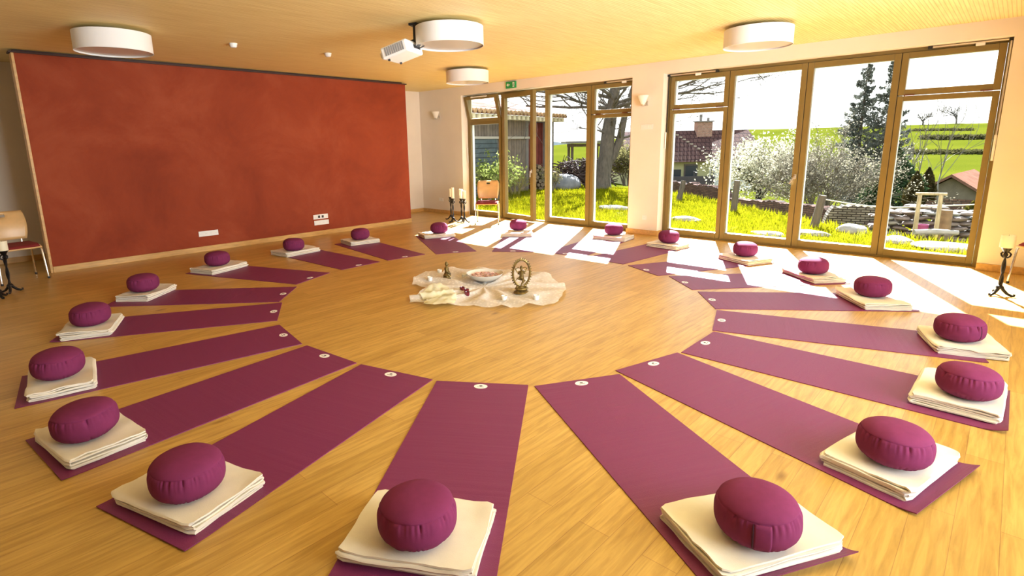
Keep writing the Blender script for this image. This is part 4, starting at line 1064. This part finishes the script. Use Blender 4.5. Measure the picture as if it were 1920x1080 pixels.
# dry stone walls
DRY = tile_mat('dry_stone', (0.13, 0.11, 0.08), (0.27, 0.23, 0.17), (0.05, 0.04, 0.03), 0.17, 0.05, 'xz', 0.012)
BRICKW = tile_mat('dark_brick', (0.10, 0.055, 0.045), (0.16, 0.09, 0.07), (0.05, 0.04, 0.035), 0.16, 0.05, 'xz', 0.008)
def stone_wall(label, p0, p1, z0, h, th, material, seed):
    a, c = Vector(p0), Vector(p1); L = (c - a).length; q = MB(); n = max(8, int(L / 0.06)); V = []; F = []
    for i in range(n + 1):
        t = i / n; e = min(1.0, min(t, 1 - t) * 9) ** 0.5
        hh = h * (0.45 + 0.55 * e) * (1 + 0.07 * sn(t * 9, seed, 0) + 0.09 * sn(t * 41, seed, 5)); w = th * (1 + 0.15 * sn(t * 7, seed, 4)); x = t * L
        V += [(x, -w / 2, 0), (x, -w / 2 * 0.9, hh * 0.55), (x, -w / 2 * 0.7, hh), (x, w / 2 * 0.7, hh), (x, w / 2, 0)]
    for i in range(n):
        for j in range(4): k = i * 5 + j; F.append((k, k + 5, k + 6, k + 1))
    F += [(0, 1, 2, 3, 4), tuple(n * 5 + j for j in (4, 3, 2, 1, 0))]
    q.add(V, F); o = q.build('stone_wall', material, loc=(p0[0], p0[1], z0), rot=(0, 0, math.atan2((c - a).y, (c - a).x)))
    return tag(o, label, 'wall')
stone_wall('low pale dry stone wall behind the rope', (14.0, 3.0), (14.5, 1.62), -0.72, 0.86, 0.5, DRY, 3)
stone_wall('low dark brick wall below the blossoming tree', (16.3, 6.1), (15.2, 2.9), -0.85, 0.84, 0.4, BRICKW, 5)
stone_wall('low dark brick wall before the yellow house', (19.6, 9.6), (17.4, 6.2), -0.95, 1.12, 0.4, BRICKW, 8)
# heap of stones in the right bay
HSTONE = mat('brown_heap_stone', (0.17, 0.125, 0.10), 0.9, var=0.3, scale=5, bump=0.5, bscale=9, bdist=0.03)
rnd = random.Random(9); q = MB(); q.ball((0, 0, 0), 1.0, 12, 7); basev = q.v; basef = q.f
meshes = []
for s in range(6):
    m = MB(); m.v = [tuple(Vector((p[0] * 0.17, p[1] * 0.10, p[2] * 0.045)) * (1 + 0.3 * sn(p[0] * 1.5 + s * 5, p[1] * 1.5, p[2] * 1.5))) for p in basev]; m.f = list(basef)
    meshes.append(m)
first = {}
spots = [(c_, d_, l_) for l_ in range(9) for d_ in range(3) for c_ in range(8) if l_ < 9.2 - abs(c_ - 2.5) * 0.8]
for i, (c_, d_, l_) in enumerate(spots):
    u_ = (c_ + 0.5 * (l_ % 2)) * 0.30; w_ = (d_ - 1) * 0.235 * (1 - 0.04 * l_)
    cx = 12.98 + 0.46 * u_ + 0.89 * w_ + rnd.gauss(0, 0.015); cy = 1.80 - 0.89 * u_ + 0.46 * w_ + rnd.gauss(0, 0.015); z = -0.50 + 0.098 * l_ + rnd.uniform(-0.008, 0.008)
    s = i % 6
    if s not in first:
        o = meshes[s].build('heap_stone', HSTONE if s % 5 else STONE, smooth=40); first[s] = o
    else:
        o = first[s].copy(); COL.objects.link(o)
    o.location = (cx, cy, z); o.rotation_euler = (rnd.uniform(-0.12, 0.12), rnd.uniform(-0.12, 0.12), R(-62.7) + rnd.uniform(-0.2, 0.2) + (PI if rnd.random() < 0.5 else 0)); k = rnd.uniform(0.75, 0.98); o.scale = (k, k, k)
    tag(o, 'rough stone in the heap at the right bay\'s lawn edge', 'stone', 'stones of the heap outside the right bay')

# columnar evergreens, small round evergreen and dark conifer
def evergreen(name, label, x, y, h, r, col, col2, seed, zb=None, cone=0.75, leaf=0.05, n=3500, cat='shrub', group=None):
    zb = ground_z(x, y) - 0.05 if zb is None else zb
    t = thing(name, label, cat, (x, y, zb), group=group)
    q = MB(); q.tube([(0, 0, 0), (0, 0, h * 0.9)], [r * 0.12 + 0.02, 0.015], 7); q.build('trunk', OLDW, t)
    rs = np.random.RandomState(seed); zz = h * (0.06 + 0.94 * rs.rand(n)); a = rs.rand(n) * 2 * PI
    tt = zz / h; prof = np.where(tt < 0.3, 0.75 + 0.25 * tt / 0.3, (1 - ((tt - 0.3) / 0.7).clip(0) ** (1 / cone * 1.3)).clip(0.03))
    rr_ = r * prof * np.sqrt(0.35 + 0.65 * rs.rand(n)) * (1 + 0.15 * np.sin(a * 3 + zz * 4))
    P = np.stack([rr_ * np.cos(a), rr_ * np.sin(a), zz], 1); Vv, Ff = np_quads(P, leaf, seed, 0.5)
    np_mesh('foliage', Vv, Ff, leafy(label[:24], col, col2, 0.25, 8.0), t); return t
evergreen('columnar_yew', 'dark columnar evergreen shrub, left and taller of two', 22.75, 2.30, 1.35, 0.30, (0.040, 0.032, 0.012), (0.09, 0.07, 0.025), 1, zb=-0.85, leaf=0.045)
evergreen('columnar_yew', 'dark columnar evergreen shrub, right of the taller one', 25.75, 2.28, 1.25, 0.30, (0.045, 0.036, 0.012), (0.10, 0.08, 0.025), 2, zb=-0.75, leaf=0.045)
evergreen('round_evergreen', 'small round olive evergreen before the brick cottage', 20.4, 0.72, 0.85, 0.55, (0.07, 0.065, 0.012), (0.17, 0.15, 0.025), 3, zb=-1.05, cone=1.6, leaf=0.05)
evergreen('dark_conifer', 'broad dark green conifer right of the bare bush', 25.1, 3.2, 2.7, 1.0, (0.022, 0.045, 0.022), (0.06, 0.10, 0.04), 4, zb=-1.5, leaf=0.09, n=6000, cat='tree')

# spruces
def spruce(label, x, y, h, zb, seed, lean=0.0):
    t = thing('spruce_tree', label, 'tree', (x, y, zb), group='tall spruces behind the bare bush')
    q = MB(); q.tube([(0, 0, 0), (0, 0, h * 0.5), (0.05, 0, h)], [0.16, 0.09, 0.012], 8); q.build('trunk', OLDW, t, smooth=50)
    rnd = random.Random(seed); m = MB(); pts = []
    z = 0.6
    while z < h - 0.15:
        f = 1 - z / h; L = 0.15 + 2.1 * f ** 0.85; k = 6 if f > 0.2 else 4
        for i in range(k):
            a = rnd.uniform(0, 2 * PI); l = L * rnd.uniform(0.55, 1.1); d = Vector((math.cos(a), math.sin(a), 0))
            P = [Vector((0, 0, z)) + d * l * u + Vector((0, 0, -0.34 * l * math.sin(u * 2.2) + 0.12 * l * u * u)) for u in (0, 0.3, 0.6, 0.85, 1.0)]
            m.tube(P, [0.022, 0.016, 0.011, 0.007, 0.003], 3, cap=False)
            for u in range(int(20 + 75 * l)):
                tt = rnd.uniform(0.15, 1.02); ii = min(3, int(tt * 4)); p = P[ii].lerp(P[ii + 1], min(1, tt * 4 - ii))
                sd = Vector((-d.y, d.x, 0)) * rnd.gauss(0, 0.17 * l * (1.1 - tt)); pts.append(p + sd + Vector((0, 0, -abs(rnd.gauss(0, 0.10)))))
        z += 0.18 + 0.16 * f
    m.build('branches', OLDW, t)
    Vv, Ff = np_quads(np.array([tuple(p) for p in pts]), 0.085, seed, 0.35)
    np_mesh('needles', Vv, Ff, leafy('spruce_needles', (0.075, 0.085, 0.07), (0.20, 0.205, 0.175), 0.3, 2.0), t)
spruce('tall thin spruce, left one of the pair', 39.1, 6.9, 8.6, -2.6, 4)
spruce('tall spruce, right one of the pair, beside the window frame', 37.7, 5.45, 8.6, -2.7, 5)

# bare grey bush
def bush(name, label, x, y, zb, h, r, ntw, twig, leafcol, seed, leaf=0.03, nleaf=4000, depth=3, cat='bush'):
    t = thing(name, label, cat, (x, y, zb)); rnd = random.Random(seed); m = MB(); ends = []
    for i in range(ntw):
        a = rnd.uniform(0, 2 * PI); k = rnd.uniform(0.1, 1.0)
        branch(m, (0.12 * math.cos(a), 0.12 * math.sin(a), 0), (k * r / h * math.cos(a), k * r / h * math.sin(a), 0.9), h * rnd.uniform(0.42, 0.62), 0.022, depth, rnd, ends, 0.55, 0.05, 4, 3, 0.005)
    m.build('stems', twig, t)
    if nleaf:
        rs = np.random.RandomState(seed); E = np.array([tuple(e) for e in ends]); P = E[rs.randint(0, len(E), nleaf)] + rs.normal(0, 0.13 * max(0.5, r / 2), (nleaf, 3)); P[:, 2] = np.maximum(P[:, 2], 0.05)
        Vv, Ff = np_quads(P, leaf, seed, 0.6); np_mesh('leaves', Vv, Ff, leafcol, t)
    return t
TWIG = mat('grey_twigs', (0.17, 0.145, 0.115), 0.9)
bush('bare_bush', 'big grey-brown bush with bare twigs before the spruces', 18.32, 4.05, -0.95, 2.5, 1.45, 24, TWIG, leafy('grey_buds', (0.19, 0.165, 0.12), (0.36, 0.33, 0.24), 0.35, 3), 3, 0.028, 11000)
bush('leafy_bush', 'green bush with pale leaves behind the far chair', 12.15, 11.35, -0.08, 1.35, 0.9, 14, TWIG, leafy('fresh_bush_leaves', (0.13, 0.17, 0.03), (0.36, 0.40, 0.12), 0.5, 5), 8, 0.045, 3200, depth=2)
bush('sparse_shrub', 'thin sparse shrub with yellow twigs behind the door', 14.2, 12.25, -0.08, 0.95, 0.5, 9, mat('yellow_twigs', (0.30, 0.24, 0.06), 0.9), leafy('yellow_buds', (0.30, 0.27, 0.04), (0.42, 0.38, 0.08), 0.5, 5), 12, 0.022, 700, depth=2)
bush('brown_hedge', 'brown tangled hedge right of the big bare tree', 20.4, 11.55, -0.15, 1.7, 1.0, 18, TWIG, leafy('brown_hedge_leaves', (0.11, 0.10, 0.035), (0.24, 0.22, 0.09), 0.4, 5), 21, 0.05, 4200)
bush('grey_bush', 'grey tangled bush behind the blossoming tree\'s left side', 15.6, 11.9, -0.1, 0.95, 0.5, 8, TWIG, leafy('brown_hedge_leaves', (0.11, 0.10, 0.035), (0.24, 0.22, 0.09), 0.4, 5), 31, 0.03, 600, depth=2)['label'] = 'low grey shrub behind the door\'s free edge'

# blossoming tree
bt = thing('blossom_tree', 'white blossoming fruit tree in the second bay', 'tree', (23.5, 7.35, -1.3))
rnd = random.Random(17); m = MB(); ends = []
m.tube([(0, 0, 0), (0.02, 0.03, 0.7), (-0.05, -0.06, 1.3)], [0.13, 0.10, 0.085], 8)
for i in range(9):
    a = rnd.uniform(0, 2 * PI); branch(m, (-0.05 + 0.0 * i, -0.06, 0.5 + 0.09 * i), (0.75 * math.cos(a), 0.75 * math.sin(a), 0.75), 1.25, 0.05, 3, rnd, ends, 0.6, 0.08, 4, 4, 0.006)
m.build('trunk', mat('dark_bark', (0.035, 0.03, 0.026), 0.9, bump=0.4, bscale=14), bt, smooth=50)
rs = np.random.RandomState(4); E = np.array([tuple(e) for e in ends]); P = E[rs.randint(0, len(E), 9000)] + rs.normal(0, 0.15, (9000, 3)); P[2000:5000, 2] -= 1.1 * rs.rand(3000); P[:, 2] = np.maximum(P[:, 2], 0.25)
Vv, Ff = np_quads(P, 0.048, 6, 0.8); np_mesh('blossom', Vv, Ff, leafy('white_blossom', (0.36, 0.34, 0.22), (0.74, 0.70, 0.52), 0.4, 5), bt)

# big bare tree
tr = thing('bare_tree', 'big bare tree with thick leaning trunk beside the pillar', 'tree', (18.05, 11.29, -0.15))
rnd = random.Random(23); m = MB(); ends = []; BARK = mat('grey_bark', (0.115, 0.092, 0.070), 0.95, var=0.35, scale=5, stretch=(3, 3, 1), bump=0.7, bscale=10, bdist=0.05)
rt2 = Vector((0.691, -0.723, 0))
P = [Vector((0, 0, 0)), rt2 * 0.03 + Vector((0, 0, 0.5)), rt2 * 0.15 + Vector((0, 0, 1.2)), rt2 * 0.22 + Vector((0, 0, 2.2)), rt2 * 0.38 + Vector((0, 0, 3.3)), rt2 * 0.5 + Vector((0, 0, 4.6))]
m.tube(P, [0.40, 0.31, 0.27, 0.24, 0.20, 0.15], 12)
P2 = [rt2 * 0.12 + Vector((0, 0, 0.9)), rt2 * 0.42 + Vector((0, 0, 1.25)), rt2 * 0.66 + Vector((0, 0, 1.9)), rt2 * 0.82 + Vector((0, 0, 2.8)), rt2 * 1.1 + Vector((0, 0, 3.8))]
m.tube(P2, [0.19, 0.16, 0.135, 0.11, 0.08], 9)
m.build('trunk', BARK, tr, smooth=50)
m = MB()
for i in range(15):
    z = 1.9 + 2.8 * rnd.random(); a = rnd.uniform(0, 2 * PI); f = min(4.4, z) / 4.6; src = rt2 * (0.2 + 0.3 * f) + Vector((0, 0, z))
    branch(m, src, (math.cos(a), math.sin(a), 0.25), 1.9, 0.07, 3, rnd, ends, 0.55, 0.1, 4, 4, 0.006)
for i in range(7):
    p = P2[2 + i % 3]; a = rnd.uniform(0, 2 * PI); branch(m, p, (math.cos(a), math.sin(a), 0.3), 1.3, 0.045, 3, rnd, ends, 0.55, 0.1, 4, 4, 0.006)
# the long limbs reaching in front of the door panes and over the near window's left bay
for d, L in (((-0.55, 0.75, 0.10), 3.2), ((-0.62, 0.55, 0.22), 3.4), ((0.25, -0.95, 0.05), 3.4), ((0.1, -0.9, 0.2), 3.2)):
    branch(m, rt2 * 0.35 + Vector((0, 0, 3.0)), d, L, 0.06, 3, rnd, ends, 0.45, 0.05, 5, 6, 0.006)
m.build('branches', BARK, tr)
rs = np.random.RandomState(4); E = np.array([tuple(e) for e in ends]); P = E[rs.randint(0, len(E), 1500)] + rs.normal(0, 0.06, (1500, 3))
Vv, Ff = np_quads(P, 0.02, 6, 0.6); np_mesh('buds', Vv, Ff, leafy('tree_buds', (0.16, 0.13, 0.08), (0.28, 0.24, 0.15), 0.4, 5), tr)
# garden pole
q = MB(); q.tube([(0, 0, 0), (0.01, 0, 1.8)], 0.032, 8); q.tube([(0, 0.05, 1.78), (0.25, -0.42, 1.78)], 0.022, 8)
tag(q.build('garden_pole', LIGHTW, loc=(15.94, 8.91, -0.12), smooth=40), 'thin pale pole with a side arm before the brown hedge', 'pole')

# woodpile logs and brush heap
LOG = mat('split_logs', (0.22, 0.15, 0.085), 0.9, var=0.4, scale=6, stretch=(1, 6, 6))
rnd = random.Random(31); lg = MB(); lg.tube([(-0.22, 0, 0), (0.22, 0, 0)], 0.07, 9); l0 = None
logs = [(c_, d_, l_) for l_ in range(7) for d_ in range(2) for c_ in range(11) if l_ < 7 - c_ * 0.55]
for i, (c_, d_, l_) in enumerate(logs):
    u_ = (c_ + 0.5 * (l_ % 2)) * 0.165; x = 16.2 + 0.85 * u_ + 0.53 * 0.5 * d_; y = 13.05 - 0.53 * u_ + 0.85 * 0.5 * d_
    if l0 is None: o = lg.build('firewood_log', LOG, smooth=40); l0 = o
    else: o = l0.copy(); COL.objects.link(o)
    o.location = (x + rnd.gauss(0, 0.02), y + rnd.gauss(0, 0.02), -0.02 + 0.135 * l_ + rnd.uniform(-0.006, 0.006)); o.rotation_euler = (rnd.uniform(0, 6), rnd.uniform(-0.06, 0.06), R(58) + rnd.uniform(-0.12, 0.12)); k = rnd.uniform(0.8, 1.08); o.scale = (k, k, k)
    tag(o, 'split firewood log in the pile beside the shed', 'log', 'firewood logs piled beside the shed')
m = MB(); rnd = random.Random(37)
for i in range(420):
    t = rnd.random(); x = 17.6 + 1.4 * t; y = 12.9 - 1.2 * t; hz = rnd.random() * (0.95 - 0.3 * abs(t - 0.5)); c = Vector((x - 17.9 + rnd.gauss(0, 0.25), y - 12.4 + rnd.gauss(0, 0.25), hz)); d = Vector((rnd.gauss(0, 1), rnd.gauss(0, 1), rnd.gauss(0, 0.45))).normalized() * rnd.uniform(0.2, 0.5)
    m.tube([c - d, c + Vector((0, 0, 0.04)), c + d], [0.02, 0.024, 0.012], 4, cap=False)
o = m.build('brush_heap', mat('dark_brush', (0.085, 0.055, 0.045), 0.95, var=0.4, scale=4), loc=(17.9, 12.4, 0.0)); tag(o, 'dark heap of brushwood left of the big bare tree', 'brush', kind='stuff')
# open shelter
pg = thing('timber_shelter', 'open flat-roofed timber shelter behind the brush heap', 'shelter', (22.4, 14.9, -0.4), R(-47))
for xx in (-0.65, 0.75):
    for yy in (0, 1.2):
        q = MB(); q.box((xx, yy, 1.0), (0.12, 0.12, 2.0)); q.build('post', OLDW, pg)
q = MB(); q.box((0.05, 0.6, 2.06), (2.1, 1.9, 0.10)); q.build('roof_slab', mat('grey_roof_board', (0.18, 0.16, 0.14), 0.9), pg)
q = MB(); q.box((0.05, -0.05, 1.92), (1.9, 0.10, 0.14)); q.build('beam', OLDW, pg)

# barn
barn = thing('wooden_barn', 'old weathered barn with tiled eaves, left in the far window', 'barn', (11.3, 12.5, -0.15), math.atan2(13.25 - 12.45, 17.7 - 11.3))
BL = 6.45
BOARD = tile_mat('barn_boards', (0.16, 0.125, 0.10), (0.22, 0.175, 0.14), (0.05, 0.045, 0.04), 6.0, 0.16, 'zx', 0.01)
BLUEB = tile_mat('blue_grey_boards', (0.085, 0.105, 0.11), (0.115, 0.135, 0.135), (0.04, 0.045, 0.045), 5.0, 0.15, 'xz', 0.012)
REDB = tile_mat('dark_red_boards', (0.13, 0.030, 0.022), (0.18, 0.046, 0.034), (0.03, 0.01, 0.01), 6.0, 0.2, 'zx', 0.015)
q = MB(); q.b2((-1.5, 0, 0), (4.6, 4, 2.72)); q.build('wall_front', BOARD, barn)
q = MB(); q.b2((4.6, 0.15, 0), (5.9, 3.9, 2.55)); q.build('wall_recess', REDB, barn)
q = MB(); q.b2((5.9, -0.02, 0), (BL, 3.95, 2.70)); q.build('wall_corner', mat('barn_grey_timber', (0.16, 0.14, 0.125), 0.9, var=0.3, scale=6, stretch=(8, 8, 1)), barn)
q = MB(); q.b2((-1.5, -0.05, 0), (2.6, 0.0, 1.95)); dr = q.build('door_leaf', BLUEB, barn)
q = MB(); q.b2((-1.5, -0.08, 1.95), (4.6, 0.0, 2.03)); q.build('lintel', mat('pale_lintel', (0.42, 0.37, 0.30), 0.8), barn)
for x0 in (0.2, ):
    q = MB(); T = Matrix.Translation((x0 + 0.75, -0.07, 1.05)) @ Matrix.Rotation(R(-42), 4, 'Y'); q.box((0, 0, 0), (2.0, 0.035, 0.14), T=T); q.build('brace', BLUEB, dr)
q = MB(); q.b2((2.9, -0.06, 0.5), (3.0, 0, 1.95)); q.b2((4.4, -0.06, 0.0), (4.55, 0, 2.6)); q.build('batten', mat('barn_grey_timber', (0.16, 0.14, 0.125), 0.9), barn)
TILES = tile_mat('clay_roof_tiles', (0.20, 0.095, 0.065), (0.28, 0.15, 0.10), (0.07, 0.04, 0.03), 0.22, 0.30, 'xy', 0.02)
q = MB()
T = Matrix.Translation((0, -0.45, 2.72)) @ Matrix.Rotation(R(14), 4, 'X')
q.b2((-1.8, 0, 0), (BL + 0.25, 4.6, 0.10)); q.v = [tuple(T @ Vector(p)) for p in q.v]; rf = q.build('roof', TILES, barn)
for i in range(30):
    q = MB(); x = -1.7 + i * 0.28
    q.b2((x, -0.42, 2.58), (x + 0.12, 0.15, 2.72)); q.build('rafter_end', mat('pale_rafter', (0.70, 0.62, 0.42), 0.8), barn)
q = MB()
for i in range(36):
    x = -1.75 + i * 0.235; q.tube([(x, -0.52, 2.80), (x, -0.40, 2.83)], 0.075, 8)
q.build('eave_tiles', mat('eave_tile_clay', (0.40, 0.25, 0.13), 0.8, var=0.3, scale=3), barn)

# yellow house
hs = thing('yellow_house', 'pale yellow house with red-brown hipped tile roof', 'house', (44.0, 19.2, -2.9), R(-46))
HW = mat('yellow_render', (0.40, 0.36, 0.17), 0.9, var=0.06, scale=1)
q = MB(); q.b2((-5.0, 0, 0), (1.6, 8, 3.0)); q.build('main_wall', HW, hs)
q = MB(); q.b2((1.6, 0.6, 0), (6, 8, 3.0)); q.build('side_wall', mat('white_render', (0.62, 0.60, 0.54), 0.9), hs)
RT = tile_mat('house_roof_tiles', (0.085, 0.040, 0.034), (0.12, 0.062, 0.05), (0.045, 0.022, 0.02), 0.35, 0.34, 'xz', 0.035)
q = MB(); ez = 2.9; rz0 = 5.45
q.add([(-5.5, -0.5, ez), (2.0, -0.5, ez), (2.0, 8.5, ez), (-5.5, 8.5, ez), (-4.6, 4, rz0), (-0.9, 2.6, rz0 - 0.05)], [(0, 1, 5, 4), (0, 4, 3), (1, 2, 5), (2, 3, 4, 5), (3, 2, 1, 0)]); q.build('hip_roof', RT, hs)
q = MB(); q.add([(-4, 1.6, ez + 0.02), (6.5, 0.1, ez + 0.02), (6.5, 8.5, ez + 0.02), (-4, 8.5, ez + 0.02), (-4.2, 4.2, rz0), (6.5, 4.2, rz0)], [(0, 1, 5, 4), (1, 2, 5), (2, 3, 4, 5), (3, 0, 4), (3, 2, 1, 0)]); q.build('main_roof', RT, hs)
q = MB()
for i in range(14):
    t = i / 13; q.box((2.0 - 2.9 * t, -0.5 + 3.1 * t, ez + (rz0 - ez - 0.05) * t + 0.06), (0.20, 0.20, 0.12))
q.build('hip_tiles', mat('pale_hip_tile', (0.32, 0.25, 0.19), 0.8), hs)
ch = MB(); ch.b2((1.8, 3.6, 4.9), (3.1, 4.4, 6.15)); c_ = ch.build('chimney', tile_mat('chimney_brick', (0.33, 0.13, 0.08), (0.42, 0.19, 0.12), (0.3, 0.25, 0.2), 0.25, 0.1, 'xz', 0.02), hs)
q = MB(); q.b2((1.7, 3.5, 6.15), (3.2, 4.5, 6.25)); q.tube([(2.2, 4, 6.25), (2.2, 4, 6.8)], 0.12, 8); q.tube([(2.85, 4, 6.25), (2.85, 4, 6.5)], 0.12, 8); q.build('chimney_cap', mat('chimney_grey', (0.2, 0.17, 0.15), 0.8), c_)
DG = mat('dark_window_glass', (0.035, 0.04, 0.045), 0.1, spec=0.8)
for x0, x1, z0 in ((-2.9, -1.9, 0.5), (-0.4, 0.5, 0.9)):
    q = MB(); q.b2((x0 - 0.1, -0.08, z0 - 0.1), (x1 + 0.1, 0, 2.72)); f = q.build('window_frame', mat('brown_window_frame', (0.09, 0.06, 0.045), 0.6), hs)
    q = MB(); q.b2((x0, -0.11, z0), (x1, -0.08, 2.6)); q.build('window_glass', DG, f)
q = MB(); q.b2((-1.35, -0.1, 1.0), (-0.75, 0, 2.3)); q.build('window_glass', DG, hs)
q = MB(); q.b2((-5.0, -1.6, 0.9), (1.4, -1.5, 1.75)); q.b2((-5.0, -1.6, 1.75), (1.4, -1.45, 1.82)); q.build('balustrade', mat('dark_boards', (0.06, 0.045, 0.045), 0.9, var=0.3, scale=3, stretch=(8, 1, 1)), hs)
q = MB()
for x in (-4.0, -2.2, -0.2, 1.3): q.box((x, -1.5, 1.1), (0.12, 0.12, 2.2))
q.build('terrace_posts', mat('dark_post', (0.05, 0.04, 0.04), 0.9), hs)
q = MB(); q.tube([(2.0, -0.5, 2.85), (1.75, -0.1, 2.4), (1.68, -0.1, 0.0)], 0.07, 8); q.build('downpipe', mat('dark_pipe', (0.08, 0.07, 0.065), 0.5), hs, smooth=50)

# brick cottage
ct = thing('brick_cottage', 'small brick cottage with brown gable, right bay', 'cottage', (31.05, 1.93, -2.7), R(-95))
CB = tile_mat('cottage_brick', (0.17, 0.085, 0.06), (0.23, 0.125, 0.09), (0.10, 0.07, 0.055), 0.28, 0.12, 'xz', 0.02)
q = MB(); q.b2((-1.35, 0, 0), (1.35, 5, 1.65)); q.build('wall', CB, ct)
q = MB(); q.add([(-1.35, 0, 1.65), (1.35, 0, 1.65), (0, 0, 2.55), (-1.35, 5, 1.65), (1.35, 5, 1.65), (0, 5, 2.55)], [(0, 1, 2), (5, 4, 3), (0, 3, 4, 1), (1, 4, 5, 2), (0, 2, 5, 3)]); q.build('gable', mat('brown_boards', (0.17, 0.135, 0.095), 0.9, var=0.2, scale=3), ct)
for s in (-1, 1):
    q = MB(); q.add([(0, -0.25, 2.6), (s * 1.65, -0.25, 1.5), (s * 1.65, 5.2, 1.5), (0, 5.2, 2.6), (0, -0.25, 2.72), (s * 1.65, -0.25, 1.62), (s * 1.65, 5.2, 1.62), (0, 5.2, 2.72)], [(0, 1, 2, 3), (4, 5, 6, 7), (0, 4, 5, 1), (1, 5, 6, 2), (2, 6, 7, 3), (3, 7, 4, 0)])
    q.build('roof_slope', mat('cottage_roof', (0.20, 0.10, 0.07), 0.9, var=0.2, scale=3, spec=0.0), ct)

# hedge strips and little trees on the hill
HG = leafy('hedge_leaf', (0.05, 0.05, 0.02), (0.11, 0.10, 0.04), 0.3, 1.0)
def hedge(label, p0, p1, h, w, seed, n=2600):
    rs = np.random.RandomState(seed); t = rs.rand(n); P0, P1 = np.array(p0), np.array(p1); P = P0 + (P1 - P0) * t[:, None]
    P = np.concatenate([P, np.zeros((n, 1))], 1); P[:, :2] += rs.normal(0, w, (n, 2))
    P[:, 2] = np.array([ground_z(a, c) for a, c in P[:, :2]]) + h * rs.rand(n) * (0.6 + 0.4 * np.sin(t * 40)); c0 = np.array([p0[0], p0[1], 0.0])
    Vv, Ff = np_quads(P - c0, h * 0.28, seed, 0.8); o = np_mesh('field_hedge', Vv, Ff, HG, loc=tuple(c0)); tag(o, label, 'hedge')
def along(px, D):
    d = fw + rt * ((px - 912.6) / 1023.5); k = D / Vector((d.x, d.y)).length; return (d.x * k, d.y * k)
hedge('dark hedge strip highest on the green hill', (147.0, 16.5), (147.0, 7.5), 0.5, 0.4, 1)
hedge('dark hedge strip in the middle of the green hill', (121.0, 12.0), (121.0, 2.0), 0.75, 0.5, 2)
hedge('dark hedge strip lowest on the green hill', (92.0, 14.0), (92.0, 1.5), 0.6, 0.5, 3)
def far_tree(label, x, y, h, seed):
    t = thing('hill_tree', label, 'tree', (x, y, ground_z(x, y) - 0.3), group='bare little trees on the hill crest'); rnd = random.Random(seed); m = MB(); e = []
    m.tube([(0, 0, 0), (0, 0.1, h * 0.4)], [0.22, 0.14], 6)
    for i in range(7):
        a = rnd.uniform(0, 2 * PI); branch(m, (0, 0.1, h * (0.22 + 0.03 * i)), (0.8 * math.cos(a), 0.8 * math.sin(a), 0.7), h * 0.42, 0.09, 2, rnd, e, 0.6, 0.1, 4, 3, 0.03)
    m.build('branches', mat('far_bark', (0.10, 0.085, 0.08), 0.9), t)
far_tree('bare little tree on the hill crest, largest and rightmost', 175.0, 11.7, 5.6, 1)
far_tree('bare little tree on the hill crest, middle of three', 175.0, 18.0, 3.8, 2)
far_tree('bare little tree on the hill crest, leftmost of three', 175.0, 24.0, 4.2, 3)
# bare saplings in the dip
for k, (x, y, h_, lab) in enumerate(((30.5, 3.3, 3.0, 'thin bare sapling left of the columnar shrubs'), (28.5, 1.95, 2.9, 'thin bare sapling behind the right columnar shrub'), (29.5, 2.9, 2.6, 'thin bare sapling before the cottage gable'))):
    t = thing('bare_sapling', lab, 'tree', (x, y, -1.9 if k else -2.0), group='thin bare saplings'); rnd = random.Random(50 + k); m = MB(); e = []
    branch(m, (0, 0, 0), (0.05, 0.05, 1), h_, 0.035, 2, rnd, e, 0.45, 0.2, 4, 5, 0.008); m.build('stem', TWIG, t)
# distant blue hills
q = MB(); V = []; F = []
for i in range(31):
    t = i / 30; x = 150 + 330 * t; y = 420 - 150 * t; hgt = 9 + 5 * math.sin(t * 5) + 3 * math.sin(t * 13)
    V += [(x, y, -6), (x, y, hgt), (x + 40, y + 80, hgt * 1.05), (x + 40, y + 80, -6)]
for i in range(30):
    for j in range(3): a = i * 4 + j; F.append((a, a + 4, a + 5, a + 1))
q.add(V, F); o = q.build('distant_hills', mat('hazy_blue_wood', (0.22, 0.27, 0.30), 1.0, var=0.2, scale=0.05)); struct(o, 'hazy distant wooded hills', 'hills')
